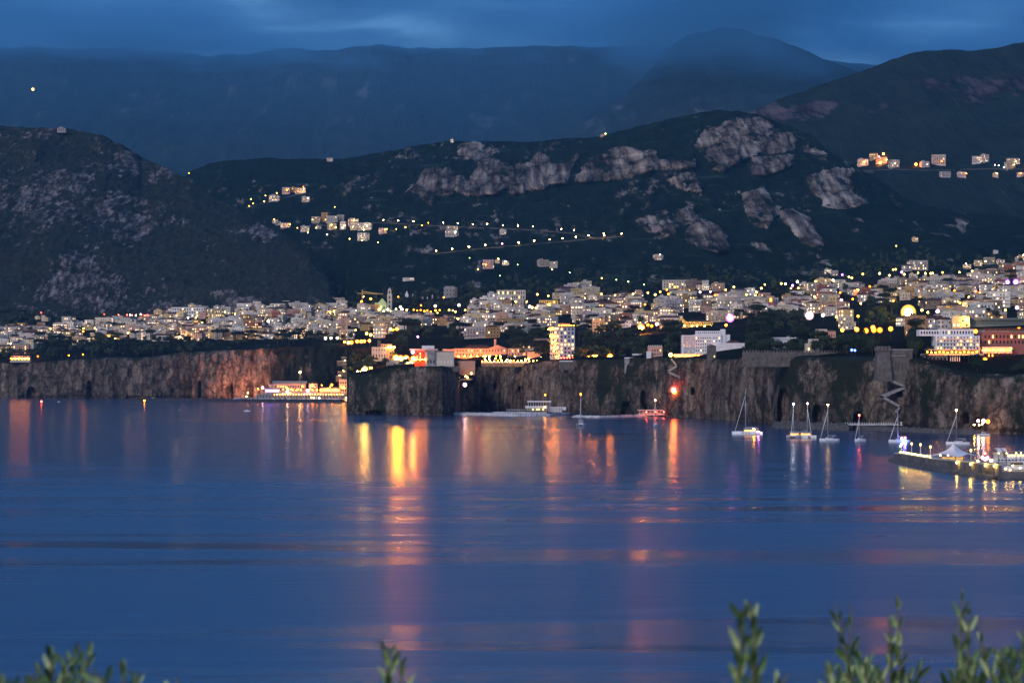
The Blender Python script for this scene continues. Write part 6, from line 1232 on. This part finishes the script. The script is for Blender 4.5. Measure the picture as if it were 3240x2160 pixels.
p, zt = pier_at(2834, 2.0); r = empty('harbour_beacon', (p.x, p.y, 2.6)); tag(r, 'green harbour beacon post at the tip of the pier', 'beacon'); mb = MB(); mb.tube([(0,0,0),(0,0,3.4)], [.45, .35], 8); mb.build('post', simple('beacon_green', (.10, .40, .12)), r); mb = MB(); mb.ball((0,0,3.7), .3, 8, 5); mb.build('lamp_globe', lampmat('green', 14), r)
# tent
p, zt = pier_at(2910, 13.8); r = empty('tent', (p.x, p.y, 2.6)); tag(r, 'white peaked canvas tent on the stone pier', 'tent'); mb = MB(); nA, nR = 32, 14; pk = H - (1402 - HY) * p.y / F - 2.6; Rr = 9.4
for i in range(nR + 1):
    f = i / nR
    for j in range(nA):
        a = 2*math.pi*j/nA; c4 = abs(math.cos(2*a)); rr = Rr * f * (0.72 + .28 * c4**3); mb.v.append((rr*math.cos(a), rr*math.sin(a)*.95, 2.35 + (pk - 2.35) * (math.exp(-f*3.3) - math.exp(-3.3)) / (1 - math.exp(-3.3)) - .9 * f**3 * c4**2 + .25))
for i in range(nR):
    for j in range(nA): mb.f.append((i*nA+j, (i+1)*nA+j, (i+1)*nA+(j+1)%nA, i*nA+(j+1)%nA)); mb.m.append(0); mb.sm.append(True); mb.uv += [(-50., -50.)]*4
mb.build('canopy', M_CANV, r)
for a in (0, .5, 1, 1.5): mb = MB(); mb.tube([(Rr*math.cos(a*math.pi), Rr*.95*math.sin(a*math.pi), 0), (Rr*math.cos(a*math.pi), Rr*.95*math.sin(a*math.pi), 1.9)], .12); mb.build('pole', M_WHITE, r)
mb = MB(); mb.tube([(0,0,0),(0,0,pk+.2)], .12); mb.build('mast', M_WHITE, r); mb = MB(); mb.box(-4.5, 4, .5, 2.2, 0, 1.2); mb.build('counter', M_CREAM, r)
for dx in (-5.5, -2.5, .5, 3.5): xl(Vector((p.x + dx, p.y - 1.5, 4.6)), 'yellow', .18, 26, 'yellow lamp under the white tent on the pier')
p2, zt = pier_at(3070, 6)
for x, y, c, q, I in ((3109,1447,'pink',.5,44),(3124,1448,'magenta',.5,50),(3117,1434,'red',.4,30),(3136,1456,'yellow',.5,60),(3094,1458,'yellow',.4,30),(3118,1452,'pink',.5,44)): xl(W(x, y, 895), c, q, I, 'coloured lamp on the quay right of the white tent')
# ferry and working boat behind the lower quay
D_ = 930; g = W(3215, 1480, D_); g.z = 0; fr = empty('ferry', g); tag(fr, 'white ferry with two slanted funnels moored behind the pier', 'ferry'); s = D_ / F
def fx(px): return (px - 3215) * s
def fz(py): return H - (py - HY) * s
def fb(part, x0, x1, yt, yb, mat, y0, y1, par=None):
    mb = MB(); mb.box(fx(x0), fx(x1), y0, y1, fz(yb), fz(yt), bottom=True); return mb.build(part, mat, par or fr)
hl = hull_mesh(26, 7, 3.4, 14, .9); o = hl.build('hull', M_HULL, fr); o.rotation_euler = (0, 0, math.pi); o.location = (fx(3250), 3.5, 0)
fb('deck', 3152, 3330, 1450, 1461, M_HULL, .5, 6.5); fb('saloon_deck', 3186, 3330, 1436, 1449.9, M_HULL, 1, 6); fb('bridge', 3152, 3176, 1432, 1449.9, M_CREAM, 1.5, 5.5); fb('sun_roof', 3176, 3330, 1428, 1430, M_CONC, .8, 6.2)
for i in range(14):
    w_ = fb('window', 3158 + i*11, 3165 + i*11, 1453, 1457, M_DARKG, .42, .498); w_ = fb('window', 3190 + i*10, 3197 + i*10, 1438, 1444, M_LITY, .92, .998)
for x in (3158, 3175):
    mb = MB(); a0, a1, z0, z1 = fx(x), fx(x+12), fz(1431), fz(1418); mb.quad([(a0+.7,2,z0),(a1+.7,2,z0),(a1-.3,2,z1),(a0-.3,2,z1)]); mb.quad([(a1+.7,5,z0),(a0+.7,5,z0),(a0-.3,5,z1),(a1-.3,5,z1)]); mb.quad([(a1+.7,2,z0),(a1+.7,5,z0),(a1-.3,5,z1),(a1-.3,2,z1)]); mb.quad([(a0+.7,5,z0),(a0+.7,2,z0),(a0-.3,2,z1),(a0-.3,5,z1)]); mb.quad([(a0-.3,2,z1),(a1-.3,2,z1),(a1-.3,5,z1),(a0-.3,5,z1)]); mb.build('funnel', M_WHITE, fr)
for x in (3185, 3215, 3245, 3160, 3230): xl(W(x, 1433, 903), 'yellow', .15, 12, 'yellow lamp on the decks of the white ferry')
g = W(3222, 1500, 858); r = empty('workboat', (g.x, g.y, 2.15)); tag(r, 'yellow-lit workboat hauled out on the lower quay at the right edge', 'boat'); o = hull_mesh(9, 2.8, 1.3).build('hull', M_HULL, r); o.location = (0, 3, .4); mb = MB(); mb.box(-2, 2.2, 2.1, 3.9, 1.7, 3.4); c_ = mb.build('cabin', M_CREAM, r); mb = MB(); mb.box(-2.03, 2.23, 2.06, 3.94, 2.4, 3.0, bottom=True); mb.build('window_band', M_DARKG, c_)
for x, y in ((3182, 1483), (3205, 1473), (3228, 1480), (3196, 1486)): xl(W(x, y, 850), 'yellow', .2, 26, 'yellow lamp on the lower quay at the right edge')
# hilltop masts, house on the left summit, lone mountain lamp
for x, y0, y1, D_, lb in ((2659, 500, 462, 4350, 'tall lattice radio mast on the ridge right of the rocky summit'), (2668, 512, 480, 4350, 'shorter lattice radio mast beside the tall one on the ridge'), (2788, 838, 792, 3200, 'left lattice pylon above the right end of town'), (2807, 838, 797, 3200, 'right lattice pylon above the right end of town')):
    r = empty('radio_mast', W(x, y0 + 14, D_)); tag(r, lb, 'mast'); hm = (y0 + 14 - y1) * D_ / F; mb = MB()
    for sx_, sy_ in ((-1, -1), (1, -1), (1, 1), (-1, 1)): mb.tube([(sx_*1.2, sy_*1.2, 0), (sx_*.25, sy_*.25, hm)], .16, 4, smooth=False)
    for k in range(8): t0, t1 = k/8, (k+1)/8; w0, w1 = 1.2 - .95*t0, 1.2 - .95*t1; mb.tube([(-w0, -w0, hm*t0), (w1, -w1, hm*t1)], .1, 4); mb.tube([(w0, -w0, hm*t0), (-w1, -w1, hm*t1)], .1, 4)
    mb.build('lattice', M_METAL, r)
b = Bd('hill_chapel', 'small pale chapel on the summit of the left mountain', 'chapel', 192, 412, 4225); b.blk('wall', 181, 207, 405, 420, M_CONC, 0, 12); b.front_gable(186, 200, 404.9, 400, M_CONC, 0, 8); b.wins(184, 204, 407, 415, 3, 1, 3, 5, 0)
xl(W(104, 283, 8650), 'yellow', 3.2, 900, 'lone yellow lamp high on the far blue mountain')
# ================================================================== near slope and olive sprigs
def near_hill():
    xs, ys = np.linspace(-60, 60, 60), np.linspace(-60, 70, 66); X, Y = np.meshgrid(xs, ys)
    Z = np.where(Y < 7.5, 36.0 + 0.10 * (-Y) * (Y < 0), 36.0 - (Y - 7.5) * 0.62) + .3 * fbm(X/6, Y/6, 0*X, 3) * np.clip(abs(Y)/9, 0, 1); Z = np.maximum(Z, -3)
    return grid_obj('hillside', np.stack([X, Y, Z], -1), M_TOWN)
near_hill()
M_OLIVE, t, b_ = mat_new('olive_leaf'); g_ = N(t, 'ShaderNodeNewGeometry'); oi = N(t, 'ShaderNodeUVMap', uv_map='UVMap'); sx_ = N(t, 'ShaderNodeSeparateXYZ'); L(t, oi.outputs[0], sx_.inputs[0])
rr_ = ramp(t, [(0.0, (0.04, 0.085, 0.03)), (0.45, (0.16, 0.27, 0.085)), (1.0, (0.58, 0.66, 0.28))], sx_.outputs[0]); L(t, rr_.outputs[0], b_.inputs['Base Color']); b_.inputs['Roughness'].default_value = .55
M_TWIG = simple('olive_twig', (.16, .14, .08), .9)
ro = random.Random(11)
def sprig(root, tip_px, tip_py, D_, ln, lean, leaf=0.055, dens=1.0):
    """one shoot ending at a point of the picture; leaves in pairs along it"""
    tip = W(tip_px, tip_py, D_) - root.location; base = tip + Vector((lean, ro.uniform(-.05, .05), -ln)); mid = (tip + base)/2 + Vector((ro.uniform(-.02, .02), 0, 0)); pts = [base, base.lerp(mid, .5), mid, mid.lerp(tip, .5), tip]
    mb = MB(); mb.tube(pts, [.005, .0045, .004, .003, .0015], 5); mb.build('twig', M_TWIG, root)
    lf = MB(); n = int(ln / .022 * dens)
    for i in range(n):
        f = .06 + .94 * i / n; p = base.lerp(mid, f*2) if f < .5 else mid.lerp(tip, f*2 - 1); up = (tip - base).normalized()
        for s_ in (0, 1):
            a = i * 1.57 + s_ * math.pi + ro.uniform(-.3, .3); side = Vector((math.cos(a), math.sin(a)*.9, 0)); d = (up * ro.uniform(.75, 1.3) + side * ro.uniform(.25, .75)).normalized(); l_ = leaf * ro.uniform(.7, 1.2) * (1.12 - .45*f); w_ = d.cross(Vector((ro.uniform(-.3,.3), 1, ro.uniform(-.3,.3)))).normalized() * l_ * ro.uniform(.09, .14)
            c = ro.random() ** 1.3; nn = d.cross(w_).normalized() * l_ * .06; q = [p, p + d*l_*.35 + w_, p + d*l_*.75 + w_*.8 + nn, p + d*l_, p + d*l_*.75 - w_*.8 + nn, p + d*l_*.35 - w_]; m_ = p + d*l_*.45 - nn
            for k in range(6): lf.quad([q[k], q[(k+1) % 6], m_], 0, [(c, 0)]*3, True)
    lf.build('foliage', M_OLIVE, root)
def olive(label, px, D_, sprigs):
    p = W(px, 1160, D_); r = empty('olive_tree', (p.x, D_, 36)); tag(r, label, 'olive tree', 'olive trees below the viewpoint'); mb = MB(); mb.tube([(0,0,-.3),(.05,.03,1.0),(0,0,2.0)], [.09, .07, .05], 8); mb.build('trunk', M_BARK, r)
    for (x, y, ln, lean, dz, lf, dn) in sprigs: sprig(r, x, y, D_ + dz, ln, lean, lf, dn)
    bm = MB()
    for (x, y, ln, lean, dz, lf, dn) in sprigs:
        tp = W(x, y, D_ + dz) - r.location; bm.tube([(0,0,1.9), Vector((tp.x*.5, tp.y*.5, 1.95)), tp + Vector((lean, 0, -ln))], [.02, .012, .005], 5)
    bm.build('branch', M_TWIG, r)
def fan(x0, x1, y0, y1, n, ln, lf, dz=(-.3, .5)): return [(ro.uniform(x0, x1), ro.uniform(y0, y1), ln * ro.uniform(.7, 1.1), ro.uniform(-.14, .14), ro.uniform(*dz), lf * ro.uniform(.8, 1.25), ro.uniform(.6, 1.1)) for _ in range(n)]
olive('olive tree whose sprigs rise at the lower left edge', 200, 4.2, [(160,2050,.22,.02,0,.052,1),(205,2075,.16,0,.2,.05,1),(245,2046,.24,-.02,.3,.05,1.1),(290,2048,.24,-.03,.1,.05,1.1),(128,2100,.14,.02,0,.05,1),(378,2092,.14,.02,-.3,.055,.7),(440,2125,.08,0,.1,.04,1),(8,2130,.1,0,0,.05,1),(560,2140,.05,0,0,.05,.8)] + fan(110, 320, 2110, 2150, 9, .12, .05) + fan(-60, 20, 2140, 2170, 3, .1, .05))
olive('olive tree with a single sprig at the bottom edge left of centre', 1240, 4.6, [(1228,2044,.30,.02,0,.055,1.0),(1262,2068,.25,-.01,.2,.05,.8),(1245,2075,.2,0,.1,.05,1)])
olive('olive tree with one tall leafy sprig left of the others at lower right', 2370, 3.9, [(2352,1922,.34,.015,0,.062,.9),(2375,1918,.34,-.01,.15,.055,.9),(2392,1985,.25,-.02,.1,.055,.7),(2495,2132,.06,0,0,.05,1)])
olive('olive tree with curving and bushy sprigs in the lower right', 2750, 5.6, [(2640,1905,.46,.09,.2,.06,.45),(2690,1908,.40,.05,.5,.06,.35),(2650,1950,.36,.10,.1,.06,.6),(2838,1872,.46,-.01,0,.062,.5),(2818,1950,.34,-.02,.1,.06,.7),(2735,2075,.18,0,-.8,.07,.9),(2612,2105,.14,0,-1.0,.075,.7)] + fan(2620, 2920, 2090, 2145, 15, .2, .06))
olive('olive tree with a tall thin sprig and bushy shoots at the right edge', 3120, 5.2, [(3045,1848,.50,-.03,.2,.06,.55),(3062,1900,.44,-.02,0,.06,.6),(3098,1965,.30,.04,.1,.06,.45),(3110,2040,.24,.03,0,.06,.6),(3235,1990,.36,.02,.2,.055,.8),(3215,2050,.28,0,.1,.055,.9),(3190,2060,.2,.02,0,.055,.9)] + fan(3020, 3120, 2070, 2135, 8, .2, .06) + fan(3160, 3290, 2045, 2125, 8, .2, .055))
# lamps fixed to buildings, terraces, quays
its = []
for p, col, rad, I, label in XL:
    o = lamp(p, p.z - 3.2, col, rad, I, 'terrace_lamp', 'lamps on terraces and facades')
    its.append((o, label, p))
by = {}
for o, label, p in its: by.setdefault(label, []).append((p.x / p.y, o))
for label, l in by.items():
    l.sort(key=lambda t: t[0])
    for k, (_, o) in enumerate(l): o['label'] = label if len(l) == 1 else (NUM[min(k, 29)] + ' ' + label)
